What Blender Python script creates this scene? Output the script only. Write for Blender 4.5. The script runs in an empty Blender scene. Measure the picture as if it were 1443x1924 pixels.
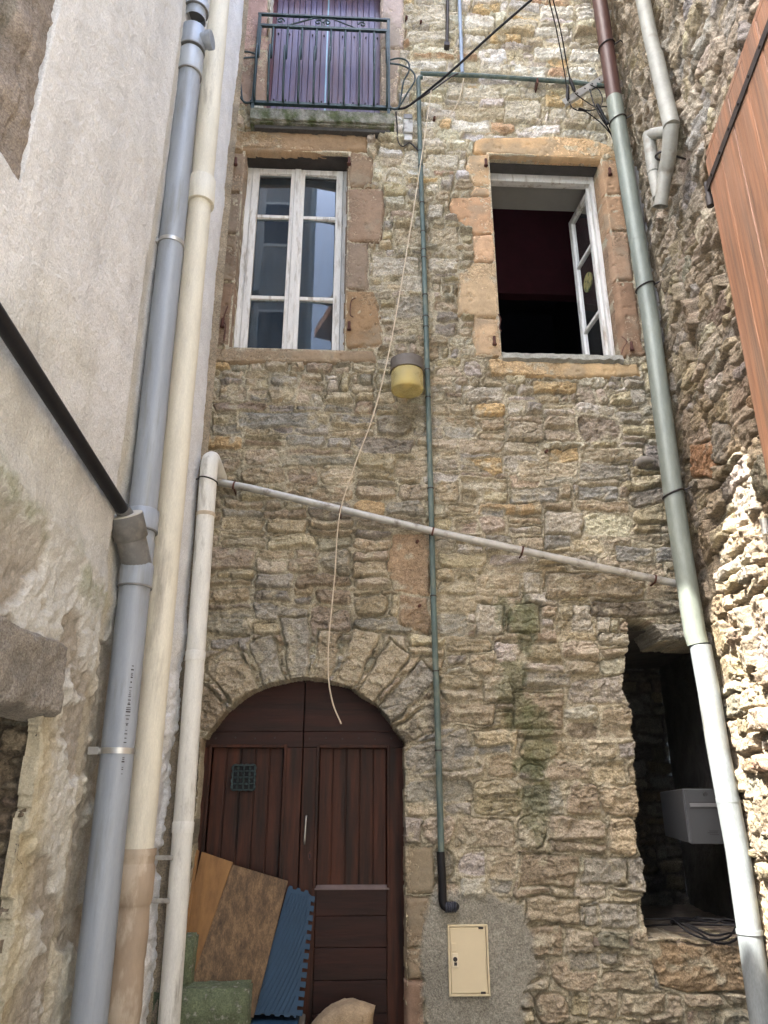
import bpy, math, random
import numpy as np
from mathutils import Vector, Matrix
random.seed(7)
C = bpy.context.scene.collection
sc = bpy.context.scene

# ------------------------------------------------------------------ camera, world, sun, exposure
YAW, PITCH, FOC = math.radians(2.8), math.radians(21.0), 1445.0
EYE = 1.6
cam = bpy.data.objects.new("camera", bpy.data.cameras.new("camera")); C.objects.link(cam)
cam.location = (0, 0, EYE)
cam.rotation_euler = (math.radians(90) + PITCH, 0, -YAW)
cam.data.sensor_fit = 'HORIZONTAL'; cam.data.sensor_width = 36; cam.data.lens = FOC / 1443 * 36
cam.data.clip_start = 0.05; cam.data.clip_end = 2000
sc.camera = cam
SUN = Vector((0.52, 0.33, -0.79)).normalized()
w = bpy.data.worlds.new("World"); sc.world = w; w.use_nodes = True
nt = w.node_tree; bg = nt.nodes['Background']
sky = nt.nodes.new('ShaderNodeTexSky'); sky.sky_type = 'NISHITA'; sky.sun_disc = False
sky.sun_elevation = math.asin(-SUN.z); sky.sun_rotation = math.atan2(-SUN.x, -SUN.y)
sky.air_density = 1.0; sky.dust_density = 3.0; sky.ozone_density = 0.5
nt.links.new(sky.outputs[0], bg.inputs[0]); bg.inputs[1].default_value = 0.15
sl = bpy.data.lights.new("sun", 'SUN'); sl.energy = 2.0; sl.angle = math.radians(0.5); sl.color = (1, 0.95, 0.87)
so = bpy.data.objects.new("sun", sl); C.objects.link(so); so.rotation_euler = SUN.to_track_quat('-Z', 'Y').to_euler(); so.location = (-4, -4, 12)
vs = sc.view_settings; vs.view_transform = 'Standard'; vs.look = 'None'; vs.gamma = 1; vs.use_curve_mapping = False
vs.exposure = 3.65
sc.cycles.use_denoising = True
sc.cycles.max_bounces = 8; sc.cycles.diffuse_bounces = 5; sc.cycles.glossy_bounces = 4; sc.cycles.transparent_max_bounces = 10

# ------------------------------------------------------------------ pixel rays and wall frames
D = 4.2
def ray(px, py):
    cx = (px - 721.5) / FOC; cy = (962 - py) / FOC
    f = math.cos(PITCH) - cy * math.sin(PITCH); up = math.sin(PITCH) + cy * math.cos(PITCH)
    return Vector((cx * math.cos(YAW) + f * math.sin(YAW), -cx * math.sin(YAW) + f * math.cos(YAW), up))
CAM = Vector((0, 0, EYE))
def F(px, py, Y=D):
    r = ray(px, py); return CAM + r * (Y / r.y)
class Frame:
    def __init__(s, o, du, dn): s.o, s.du, s.dn = Vector(o), Vector(du), Vector(dn)
    def pt(s, u, v, h=0): return s.o + s.du * u + Vector((0, 0, v)) + s.dn * h
    def hit(s, px, py, off=0):
        r = ray(px, py); q = s.o + s.dn * off
        return CAM + r * ((q - CAM).dot(s.dn) / r.dot(s.dn))
    def uv(s, px, py, off=0):
        p = s.hit(px, py, off) - s.o; return p.dot(s.du), p.z
FR = Frame((0, D, 0), (1, 0, 0), (0, -1, 0))
aR = math.radians(9.0); XR = 2.01
RR = Frame((XR, D, 0), (-math.sin(aR), -math.cos(aR), 0), (-math.cos(aR), math.sin(aR), 0))
aL = math.radians(5.7); XL = F(330, 1517).x
LL = Frame((XL, D, 0), (-math.sin(aL), -math.cos(aL), 0), (math.cos(aL), -math.sin(aL), 0))
def fuv(px, py): p = F(px, py); return p.x, p.z

# ------------------------------------------------------------------ numpy noise
def vnoise(x, y, seed):
    rng = np.random.RandomState(seed); t = rng.rand(256, 256).astype(np.float32)
    xi = np.floor(x); yi = np.floor(y); fx = x - xi; fy = y - yi
    fx = fx * fx * (3 - 2 * fx); fy = fy * fy * (3 - 2 * fy)
    a = xi.astype(np.int32) & 255; b = yi.astype(np.int32) & 255; a1 = (a + 1) & 255; b1 = (b + 1) & 255
    return ((t[a, b] * (1 - fx) + t[a1, b] * fx) * (1 - fy) + (t[a, b1] * (1 - fx) + t[a1, b1] * fx) * fy) * 2 - 1
def fbm(x, y, seed, o=4, g=0.5):
    s = 0; a = 1; n = 0
    for k in range(o):
        s = s + a * vnoise(x * 2 ** k + 13.7 * k, y * 2 ** k + 7.3 * k, seed + k); n += a; a *= g
    return s / n
def facets(x, y, seed):      # broken faces: every cell is a small tilted plane
    rng = np.random.RandomState(seed); jx = rng.rand(128, 128).astype(np.float32); jy = rng.rand(128, 128).astype(np.float32)
    of = rng.uniform(-1, 1, (128, 128)).astype(np.float32); tx = rng.uniform(-1, 1, (128, 128)).astype(np.float32); ty = rng.uniform(-1, 1, (128, 128)).astype(np.float32)
    xi = np.floor(x).astype(np.int32); yi = np.floor(y).astype(np.int32); best = np.full(x.shape, 9e9, np.float32); h = np.zeros(x.shape, np.float32)
    for a in (-1, 0, 1):
        for b in (-1, 0, 1):
            cx, cy = xi + a, yi + b; m, n = cx & 127, cy & 127; px, py = x - cx - jx[m, n], y - cy - jy[m, n]; d = px * px + py * py
            k = d < best; best[k] = d[k]; v = .5 * of[m, n] + tx[m, n] * px + ty[m, n] * py; h[k] = v[k]
    return h
def sstep(a, b, x):
    t = np.clip((x - a) / (b - a), 0, 1); return t * t * (3 - 2 * t)
def poly_sdf(U, V, P):
    d = np.full(U.shape, 1e9, np.float32); ins = np.zeros(U.shape, bool); n = len(P)
    for i in range(n):
        ax, ay = P[i]; bx, by = P[(i + 1) % n]; ex, ey = bx - ax, by - ay
        t = np.clip(((U - ax) * ex + (V - ay) * ey) / (ex * ex + ey * ey + 1e-12), 0, 1)
        d = np.minimum(d, (U - ax - t * ex) ** 2 + (V - ay - t * ey) ** 2)
        c = ((ay > V) != (by > V)) & (U < (bx - ax) * (V - ay) / (by - ay + 1e-12) + ax); ins ^= c
    d = np.sqrt(d); return np.where(ins, -d, d)

# ------------------------------------------------------------------ materials
def mat(name, base=(.5, .5, .5), var=.15, scale=8, rough=.8, bump=.2, bscale=60, metal=0, stretch=(1, 1, 1), attr=False,
        col2=None, c2scale=3, c2thr=(.45, .6), bdist=.004, spec=.5, fine=0.0):
    m = bpy.data.materials.new(name); m.use_nodes = True; t = m.node_tree; N = t.nodes; L = t.links
    b = N['Principled BSDF']; b.inputs['Roughness'].default_value = rough; b.inputs['Metallic'].default_value = metal
    b.inputs['Specular IOR Level'].default_value = spec
    tc = N.new('ShaderNodeTexCoord'); mp = N.new('ShaderNodeMapping'); L.new(tc.outputs['Object'], mp.inputs[0]); mp.inputs['Scale'].default_value = stretch
    def noise(s, det=6, r=.6):
        n = N.new('ShaderNodeTexNoise'); n.inputs['Scale'].default_value = s; n.inputs['Detail'].default_value = det; n.inputs['Roughness'].default_value = r
        L.new(mp.outputs[0], n.inputs['Vector']); return n.outputs['Fac']
    if attr:
        at = N.new('ShaderNodeAttribute'); at.attribute_name = 'Col'; col = at.outputs['Color']
    else:
        rg = N.new('ShaderNodeRGB'); rg.outputs[0].default_value = (*base, 1); col = rg.outputs[0]
    if col2:
        r = N.new('ShaderNodeMapRange'); L.new(noise(c2scale, 8, .65), r.inputs[0]); r.inputs[1].default_value, r.inputs[2].default_value = c2thr
        mx = N.new('ShaderNodeMixRGB'); L.new(r.outputs[0], mx.inputs[0]); L.new(col, mx.inputs[1]); mx.inputs[2].default_value = (*col2, 1); col = mx.outputs[0]
    def vary(col, s, v, det=6):
        r = N.new('ShaderNodeMapRange'); L.new(noise(s, det, .7), r.inputs[0]); r.inputs[1].default_value = .3; r.inputs[2].default_value = .7
        r.inputs[3].default_value = 1 - v; r.inputs[4].default_value = 1 + v
        mx = N.new('ShaderNodeVectorMath'); mx.operation = 'SCALE'; L.new(col, mx.inputs[0]); L.new(r.outputs[0], mx.inputs['Scale']); return mx.outputs[0]
    if var: col = vary(col, scale, var)
    if fine: col = vary(col, 140, fine, 3)
    L.new(col, b.inputs['Base Color'])
    if bump:
        bp = N.new('ShaderNodeBump'); bp.inputs['Strength'].default_value = bump; bp.inputs['Distance'].default_value = bdist
        L.new(noise(bscale, 8, .65), bp.inputs['Height']); L.new(bp.outputs[0], b.inputs['Normal'])
    return m
M = {}
M['rubble'] = mat('rubble', attr=True, var=.2, scale=30, fine=.45, rough=.92, bump=1.0, bscale=48, bdist=.014, spec=.2)
M['plaster'] = mat('plaster', attr=True, var=.08, scale=7, fine=.20, rough=.9, bump=1, bscale=80, bdist=.009, spec=.25)
M['dressed'] = mat('dressed', attr=True, var=.14, scale=9, fine=.14, rough=.9, bump=.5, bscale=90, bdist=.004, spec=.25)
M['grey_pvc'] = mat('grey_pvc', (.27, .30, .335), var=.12, scale=5, rough=.36, bump=.05, bscale=20, stretch=(3, 3, .35), col2=(.20, .21, .20), c2scale=6, c2thr=(.52, .75), fine=.05)
M['grey_pvc_light'] = mat('grey_pvc_light', (.36, .39, .41), var=.06, scale=4, rough=.38, bump=.05, bscale=20)
M['grey_pvc_dark'] = mat('grey_pvc_dark', (.13, .13, .125), var=.15, scale=9, rough=.5, bump=.1, bscale=30, col2=(.25, .24, .22), c2scale=6)
M['cap_pale'] = mat('cap_pale', (.5, .47, .4), var=.12, scale=20, rough=.7, bump=.1)
M['cream'] = mat('cream', (.68, .645, .53), var=.12, scale=6, rough=.65, bump=.4, bscale=30, stretch=(2.5, 2.5, .4), col2=(.36, .33, .26), c2scale=4, c2thr=(.56, .72), fine=.1)
M['white_pipe'] = mat('white_pipe', (.68, .67, .61), var=.12, scale=7, rough=.6, bump=.25, bscale=40, stretch=(2.5, 2.5, .5), col2=(.26, .24, .19), c2scale=6, c2thr=(.57, .74), fine=.1)
M['terra'] = mat('terra', (.36, .28, .20), var=.2, scale=8, rough=.8, bump=.3, bscale=40, stretch=(1, 1, .35), col2=(.5, .42, .32), c2scale=6, c2thr=(.5, .58))
M['zinc'] = mat('zinc', (.23, .26, .225), var=.25, scale=8, rough=.5, metal=.15, bump=.12, bscale=30, stretch=(1, 1, .25), col2=(.16, .15, .1), c2scale=5, c2thr=(.6, .8), fine=.06)
M['zinc_pale'] = mat('zinc_pale', (.27, .30, .31), var=.3, scale=6, rough=.5, metal=.1, bump=.12, bscale=30, stretch=(1, 1, .3), col2=(.17, .165, .14), c2scale=6, c2thr=(.5, .7), fine=.12)
M['zinc_grey'] = mat('zinc_grey', (.31, .31, .27), var=.18, scale=12, rough=.6, metal=.1, bump=.15, bscale=40, col2=(.17, .14, .1), c2scale=8, c2thr=(.55, .75))
M['brown_pipe'] = mat('brown_pipe', (.085, .04, .032), var=.15, scale=6, rough=.5, bump=.1, stretch=(1, 1, .3))
M['verdigris'] = mat('verdigris', (.085, .125, .115), var=.3, scale=12, rough=.6, bump=.3, bscale=60, col2=(.16, .19, .15), c2scale=18, c2thr=(.5, .65), stretch=(1, 1, .4))
M['blue_pipe'] = mat('blue_pipe', (.28, .36, .48), var=.1, scale=9, rough=.5, bump=.1)
M['galv'] = mat('galv', (.44, .43, .39), var=.2, scale=14, rough=.45, metal=.35, bump=.2, bscale=50, col2=(.16, .13, .1), c2scale=16, c2thr=(.52, .7))
M['steel'] = mat('steel', (.5, .5, .48), var=.15, scale=20, rough=.35, metal=.7, bump=.1)
M['black'] = mat('black', (.008, .008, .010), var=.3, scale=14, rough=.5, spec=.3, bump=.3, bscale=40)
M['iron'] = mat('iron', (.03, .024, .022), var=.3, scale=14, rough=.6, bump=.4, bscale=60)
M['rust'] = mat('rust', (.09, .035, .025), var=.4, scale=30, rough=.85, bump=.8, bscale=90)
M['green_iron'] = mat('green_iron', (.014, .034, .035), var=.3, scale=14, rough=.45, bump=.2, col2=(.07, .11, .11), c2scale=14, c2thr=(.58, .72))
M['white_paint'] = mat('white_paint', (.70, .69, .65), var=.1, scale=6, rough=.65, bump=.5, bscale=25, stretch=(4, 4, .6), col2=(.36, .32, .26), c2scale=7, c2thr=(.52, .68), fine=.1)
M['grey_paint'] = mat('grey_paint', (.42, .42, .41), var=.15, scale=6, rough=.7, bump=.5, bscale=25, stretch=(4, 4, .5), col2=(.2, .18, .17), c2scale=7, c2thr=(.5, .65))
def wood(name, base, col2, stretch=(9, 9, .7), rough=.55, thr=(.4, .68), bump=.35, var=.3):
    return mat(name, base, var=var, scale=5, rough=rough, spec=.3, fine=.12, bump=bump, bscale=14, stretch=stretch, col2=col2, c2scale=2.2, c2thr=thr)
M['door'] = wood('door', (.068, .021, .010), (.018, .009, .006), rough=.6, var=.4, thr=(.38, .62))
M['door_h'] = wood('door_h', (.036, .012, .008), (.016, .008, .006), stretch=(.8, 9, 9), rough=.6, var=.4)
M['shutter_v'] = wood('shutter_v', (.15, .135, .235), (.16, .105, .13), stretch=(6, 6, .5), rough=.3, var=.2)
M['shutter_o'] = wood('shutter_o', (.36, .185, .11), (.20, .135, .10), stretch=(9, 9, .45), rough=.42, thr=(.40, .66), var=.4)
M['plank'] = wood('plank', (.26, .135, .045), (.16, .08, .03), stretch=(7, 7, .8), thr=(.45, .7), var=.12)
M['osb'] = mat('osb', (.17, .105, .05), var=.5, scale=26, rough=.75, bump=.5, bscale=30, stretch=(1.6, 1, .7), col2=(.10, .062, .03), c2scale=16, c2thr=(.42, .6), fine=.35)
M['foam'] = mat('foam', (.012, .046, .09), var=.15, scale=6, rough=.65, bump=.2, bscale=30)
M['cream_metal'] = mat('cream_metal', (.68, .58, .38), var=.04, scale=5, rough=.4, bump=.05)
M['dark'] = mat('dark', (.01, .01, .012), var=0, rough=.8, bump=0)
M['curtain'] = mat('curtain', (.022, .04, .065), var=.3, scale=5, rough=.95, bump=0, stretch=(5, 5, .5))
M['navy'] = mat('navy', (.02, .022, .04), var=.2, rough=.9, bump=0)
M['redwall'] = mat('redwall', (.05, .006, .012), var=.2, rough=.9, bump=0)
M['offwhite'] = mat('offwhite', (.3, .295, .27), var=.06, rough=.9, bump=.05)
M['mailbox'] = mat('mailbox', (.085, .088, .092), var=.04, rough=.4, bump=.02)
M['mail_dark'] = mat('mail_dark', (.06, .06, .06), var=.1, rough=.5, bump=0)
M['mail_light'] = mat('mail_light', (.22, .22, .22), var=.05, rough=.35, bump=0)
M['lamp_cap'] = mat('lamp_cap', (.13, .115, .10), var=.2, scale=14, rough=.6, bump=.2)
M['rope'] = mat('rope', (.62, .53, .40), var=.1, scale=40, rough=.8, bump=.3, bscale=200)
M['ground'] = mat('ground', (.21, .205, .195), var=.25, scale=4, rough=.9, bump=.6, bscale=30)
M['roof'] = mat('roof', (.3, .15, .09), var=.3, scale=9, rough=.9, bump=.6, bscale=20)
M['box_grey'] = mat('box_grey', (.48, .48, .46), var=.2, scale=22, rough=.6, bump=.2, col2=(.17, .16, .14), c2scale=25, c2thr=(.5, .65))
M['mossy'] = mat('mossy', (.13, .155, .085), var=.4, scale=12, rough=.95, bump=1, bscale=50, bdist=.014, col2=(.34, .335, .28), c2scale=26, c2thr=(.56, .68), fine=.4)
M['mossy_slab'] = mat('mossy_slab', (.22, .215, .18), var=.4, scale=12, rough=.95, bump=.9, bscale=60, bdist=.008, col2=(.07, .085, .035), c2scale=9, c2thr=(.42, .6), fine=.3)
M['slab_dark'] = mat('slab_dark', (.075, .072, .068), var=.3, scale=10, rough=.9, bump=.8, bscale=40, bdist=.01, fine=.2)
def glass_mat(name, tint=(.75, .82, .85), dirt=.04):
    m = bpy.data.materials.new(name); m.use_nodes = True; t = m.node_tree; N = t.nodes; L = t.links; N.remove(N['Principled BSDF'])
    tr = N.new('ShaderNodeBsdfTransparent'); tr.inputs[0].default_value = (*tint, 1)
    gl = N.new('ShaderNodeBsdfGlossy'); gl.inputs['Roughness'].default_value = .015
    df = N.new('ShaderNodeBsdfDiffuse'); df.inputs[0].default_value = (.35, .36, .35, 1)
    fr = N.new('ShaderNodeFresnel'); fr.inputs[0].default_value = 1.33
    mx = N.new('ShaderNodeMixShader'); L.new(fr.outputs[0], mx.inputs[0]); L.new(tr.outputs[0], mx.inputs[1]); L.new(gl.outputs[0], mx.inputs[2])
    tc = N.new('ShaderNodeTexCoord'); nz = N.new('ShaderNodeTexNoise'); nz.inputs['Scale'].default_value = 14; nz.inputs['Detail'].default_value = 10; nz.inputs['Roughness'].default_value = .8
    mp = N.new('ShaderNodeMapping'); mp.inputs['Scale'].default_value = (1, 1, .3); L.new(tc.outputs['Object'], mp.inputs[0]); L.new(mp.outputs[0], nz.inputs['Vector'])
    mr = N.new('ShaderNodeMapRange'); L.new(nz.outputs['Fac'], mr.inputs[0]); mr.inputs[1].default_value = .35; mr.inputs[2].default_value = .8; mr.inputs[3].default_value = dirt * .3; mr.inputs[4].default_value = dirt * 3
    m2 = N.new('ShaderNodeMixShader'); L.new(mr.outputs[0], m2.inputs[0]); L.new(mx.outputs[0], m2.inputs[1]); L.new(df.outputs[0], m2.inputs[2])
    wv = N.new('ShaderNodeTexNoise'); wv.inputs['Scale'].default_value = 3.5; L.new(tc.outputs['Object'], wv.inputs['Vector'])
    bp = N.new('ShaderNodeBump'); bp.inputs['Strength'].default_value = .05; bp.inputs['Distance'].default_value = .004; L.new(wv.outputs['Fac'], bp.inputs['Height']); L.new(bp.outputs[0], gl.inputs['Normal'])
    L.new(m2.outputs[0], N['Material Output'].inputs[0]); return m
M['glass'] = glass_mat('glass')
def lampglass():
    m = mat('lamp_glass', (.95, .85, .48), var=.06, scale=20, rough=.3, bump=.05)
    b = m.node_tree.nodes['Principled BSDF']; b.inputs['Transmission Weight'].default_value = .72; b.inputs['IOR'].default_value = 1.12; b.inputs['Roughness'].default_value = .1; return m
M['lamp_glass'] = lampglass()

# ------------------------------------------------------------------ mesh builder
class MB:
    def __init__(s): s.v = []; s.f = []; s.sm = []
    def add(s, V, Fs, smooth=False):
        n = len(s.v); s.v += [tuple(p) for p in V]; s.f += [tuple(i + n for i in f) for f in Fs]; s.sm += [smooth] * len(Fs); return s
    def box(s, a, b):
        x0, y0, z0 = a; x1, y1, z1 = b
        V = [(x0, y0, z0), (x1, y0, z0), (x1, y1, z0), (x0, y1, z0), (x0, y0, z1), (x1, y0, z1), (x1, y1, z1), (x0, y1, z1)]
        return s.add(V, [(0, 3, 2, 1), (4, 5, 6, 7), (0, 1, 5, 4), (1, 2, 6, 5), (2, 3, 7, 6), (3, 0, 4, 7)])
    def obox(s, o, ax, ay, az):      # corner + three edge vectors
        o, ax, ay, az = map(Vector, (o, ax, ay, az))
        V = [o, o + ax, o + ax + ay, o + ay]; V += [p + az for p in V]
        return s.add(V, [(0, 3, 2, 1), (4, 5, 6, 7), (0, 1, 5, 4), (1, 2, 6, 5), (2, 3, 7, 6), (3, 0, 4, 7)])
    def prism(s, P, t):
        P = [Vector(p) for p in P]; t = Vector(t); n = len(P)
        return s.add(P + [p + t for p in P], [tuple(range(n))[::-1], tuple(range(n, 2 * n))] + [(i, (i + 1) % n, n + (i + 1) % n, n + i) for i in range(n)])
    def tube(s, P, r, n=12, cap=True, closed=False, flat=None):
        P = [Vector(p) for p in P]; m = len(P); R = r if isinstance(r, (list, tuple)) else [r] * m
        T = []
        for i in range(m):
            if closed: d = P[(i + 1) % m] - P[i - 1]
            else: d = P[min(i + 1, m - 1)] - P[max(i - 1, 0)]
            T.append(d.normalized())
        a = Vector((0, 0, 1)) if abs(T[0].z) < .9 else Vector((1, 0, 0))
        U = T[0].cross(a).normalized(); V = []
        for i in range(m):
            U = (U - T[i] * U.dot(T[i])).normalized(); W = T[i].cross(U)
            for k in range(n):
                g = 2 * math.pi * k / n; V.append(P[i] + (U * math.cos(g) + W * math.sin(g) * (flat or 1)) * R[i])
        Fs = [(i * n + k, i * n + (k + 1) % n, ((i + 1) % m) * n + (k + 1) % n, ((i + 1) % m) * n + k) for i in range(m if closed else m - 1) for k in range(n)]
        s.add(V, Fs, True)
        if cap and not closed: s.add(V[:n], [tuple(range(n))[::-1]]); s.add(V[-n:], [tuple(range(n))])
        return s
    def build(s, name, m, parent=None, origin=None, bevel=0, smooth_all=False):
        o = Vector(origin) if origin is not None else Vector((0, 0, 0))
        me = bpy.data.meshes.new(name); me.from_pydata([tuple(Vector(p) - o) for p in s.v], [], s.f); me.update()
        for p, q in zip(me.polygons, s.sm): p.use_smooth = q or smooth_all
        ob = bpy.data.objects.new(name, me); C.objects.link(ob); me.materials.append(m)
        if parent is not None: attach(ob, parent)
        else: ob.location = o
        if bevel:
            bv = ob.modifiers.new('bevel', 'BEVEL'); bv.width = bevel; bv.segments = 2; bv.limit_method = 'ANGLE'
        return ob
def wloc(o):
    v = Vector(o.location)
    if o.parent: v = o.matrix_parent_inverse @ v; return wloc(o.parent) + v
    return v
def attach(ob, parent):
    ob.parent = parent; ob.matrix_parent_inverse = Matrix.Translation(-wloc(parent))
def tag(o, label, cat, group=None, kind=None):
    o['label'] = label; o['category'] = cat
    if group: o['group'] = group
    if kind: o['kind'] = kind
    return o
def thing(name, loc, label, cat, group=None):
    o = bpy.data.objects.new(name, None); C.objects.link(o); o.location = loc; o.empty_display_size = .1
    return tag(o, label, cat, group)
def smooth(P, k=6):       # Catmull-Rom
    P = [Vector(p) for p in P]; Q = [P[0] * 2 - P[1]] + P + [P[-1] * 2 - P[-2]]; out = []
    for i in range(1, len(Q) - 2):
        a, b, c, d = Q[i - 1], Q[i], Q[i + 1], Q[i + 2]
        for j in range(k):
            t = j / k; out.append(.5 * ((2 * b) + (c - a) * t + (2 * a - 5 * b + 4 * c - d) * t * t + (3 * b - a - 3 * c + d) * t ** 3))
    return out + [P[-1]]

# ------------------------------------------------------------------ height-field walls
def hf_mesh(name, fr, us, vs_, H, COL, fmask, m, parent=None, depth=None, layers=5, jag=0.0):
    nv, nu = H.shape
    U, V = np.meshgrid(us, vs_)
    o, du, dn = np.array(fr.o), np.array(fr.du), np.array(fr.dn)
    P = o[None, None] + U[..., None] * du + H[..., None] * dn; P[..., 2] += V
    P = P.reshape(-1, 3); col = COL.reshape(-1, 3)
    idx = np.arange(nv * nu).reshape(nv, nu)
    a, b, c, d = idx[:-1, :-1], idx[:-1, 1:], idx[1:, 1:], idx[1:, :-1]
    quads = np.stack([a, b, c, d], -1)[fmask]
    flip = np.cross(du, [0, 0, 1]).dot(dn) < 0
    if flip: quads = quads[:, ::-1]
    allq = [quads]; allP = [P]; allC = [col]; n0 = nv * nu
    if depth is not None:
        fm = np.zeros((nv + 1, nu + 1), bool); fm[1:-1, 1:-1] = fmask
        inner = np.ones_like(fm); inner[0] = inner[-1] = False; inner[:, 0] = inner[:, -1] = False
        ve = (fm[1:-1, 1:] != fm[1:-1, :-1]) & inner[1:-1, 1:] & inner[1:-1, :-1]      # vertical edges (row i, vertex col j)
        he = (fm[1:, 1:-1] != fm[:-1, 1:-1]) & inner[1:, 1:-1] & inner[:-1, 1:-1]
        i, j = np.nonzero(ve); e1 = np.stack([idx[i, j], idx[i + 1, j]], -1); s1 = fm[i + 1, j]
        i, j = np.nonzero(he); e2 = np.stack([idx[i, j + 1], idx[i, j]], -1); s2 = fm[i, j + 1]
        E = np.concatenate([e1, e2]); S = np.concatenate([s1, s2])
        E[~S] = E[~S][:, ::-1]
        if flip: E = E[:, ::-1]
        bv, inv = np.unique(E, return_inverse=True); inv = inv.reshape(E.shape)
        dep = depth.reshape(-1)[bv]; prev = bv; base0 = P[bv] - H.reshape(-1)[bv][:, None] * dn
        h0 = H.reshape(-1)[bv]
        for k in range(1, layers + 1):
            t = k / layers; hh = h0 * (1 - t) ** 2 - dep * t
            nz = (vnoise(base0[:, 0] * 18 + base0[:, 1] * 14 + k * 3.1, base0[:, 2] * 18, 91 + k) * jag)[:, None]
            q = base0 + hh[:, None] * dn + nz * du + nz * np.array([0, 0, 1.]) * .6
            new = np.arange(len(bv)) + n0; n0 += len(bv)
            allP.append(q); allC.append(col[bv]); allq.append(np.stack([prev[inv[:, 0]], prev[inv[:, 1]], new[inv[:, 1]], new[inv[:, 0]]], -1)[:, ::-1])
            prev = new
    P = np.concatenate(allP); col = np.concatenate(allC); q = np.concatenate(allq)
    used, inv = np.unique(q, return_inverse=True); q = inv.reshape(q.shape); P = P[used]; col = col[used]
    me = bpy.data.meshes.new(name); me.vertices.add(len(P)); me.vertices.foreach_set('co', P.astype(np.float32).ravel())
    me.loops.add(q.size); me.loops.foreach_set('vertex_index', q.astype(np.int32).ravel())
    me.polygons.add(len(q)); me.polygons.foreach_set('loop_start', (np.arange(len(q)) * 4).astype(np.int32)); me.polygons.foreach_set('loop_total', np.full(len(q), 4, np.int32))
    me.polygons.foreach_set('use_smooth', np.ones(len(q), bool)); me.update(calc_edges=True)
    at = me.color_attributes.new('Col', 'FLOAT_COLOR', 'POINT'); at.data.foreach_set('color', np.concatenate([np.clip(col, 0.004, .9), np.ones((len(col), 1))], 1).astype(np.float32).ravel())
    ob = bpy.data.objects.new(name, me); C.objects.link(ob); me.materials.append(m)
    if parent is not None: attach(ob, parent)
    return ob

PAL = {'tan': (.33, .275, .20), 'sand': (.42, .36, .265), 'grey': (.27, .26, .235), 'pale': (.48, .45, .39), 'ochre': (.46, .33, .165), 'brown': (.23, .18, .13),
       'blue': (.24, .25, .25), 'white': (.60, .59, .56), 'orange': (.53, .32, .155), 'dgrey': (.16, .145, .12), 'pink': (.40, .25, .17)}
PAL = {k: tuple((np.array(v) * .80 + np.array([.39, .335, .24]) * .20) * np.array([1.08, 1.08, 1.06])) for k, v in PAL.items()}
def pick(wts, rng):
    k = list(wts); p = np.array([wts[a] for a in k], float); return np.array(PAL[k[rng.choice(len(k), p=p / p.sum())]])

def pack(x0, y0, x1, y1, rng, dims):
    out = []; st = [(x0, y0, x1, y1)]
    while st:
        a, b, c, d = st.pop(); ww, hh = c - a, d - b
        hmn, hmx, wmx = dims((a + c) / 2, (b + d) / 2)
        hm = rng.uniform(hmn, hmx); wm = rng.uniform(.45, 1) * wmx
        if ww > 2.6 * hh and ww > wm or (hh <= hm and ww > wm):
            t = a + ww * rng.uniform(.33, .67); st += [(a, b, t, d), (t, b, c, d)]
        elif hh > hm:
            t = b + hh * rng.uniform(.35, .65); st += [(a, b, c, t), (a, t, c, d)]
        else: out.append((a, b, c, d))
    return out

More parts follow.
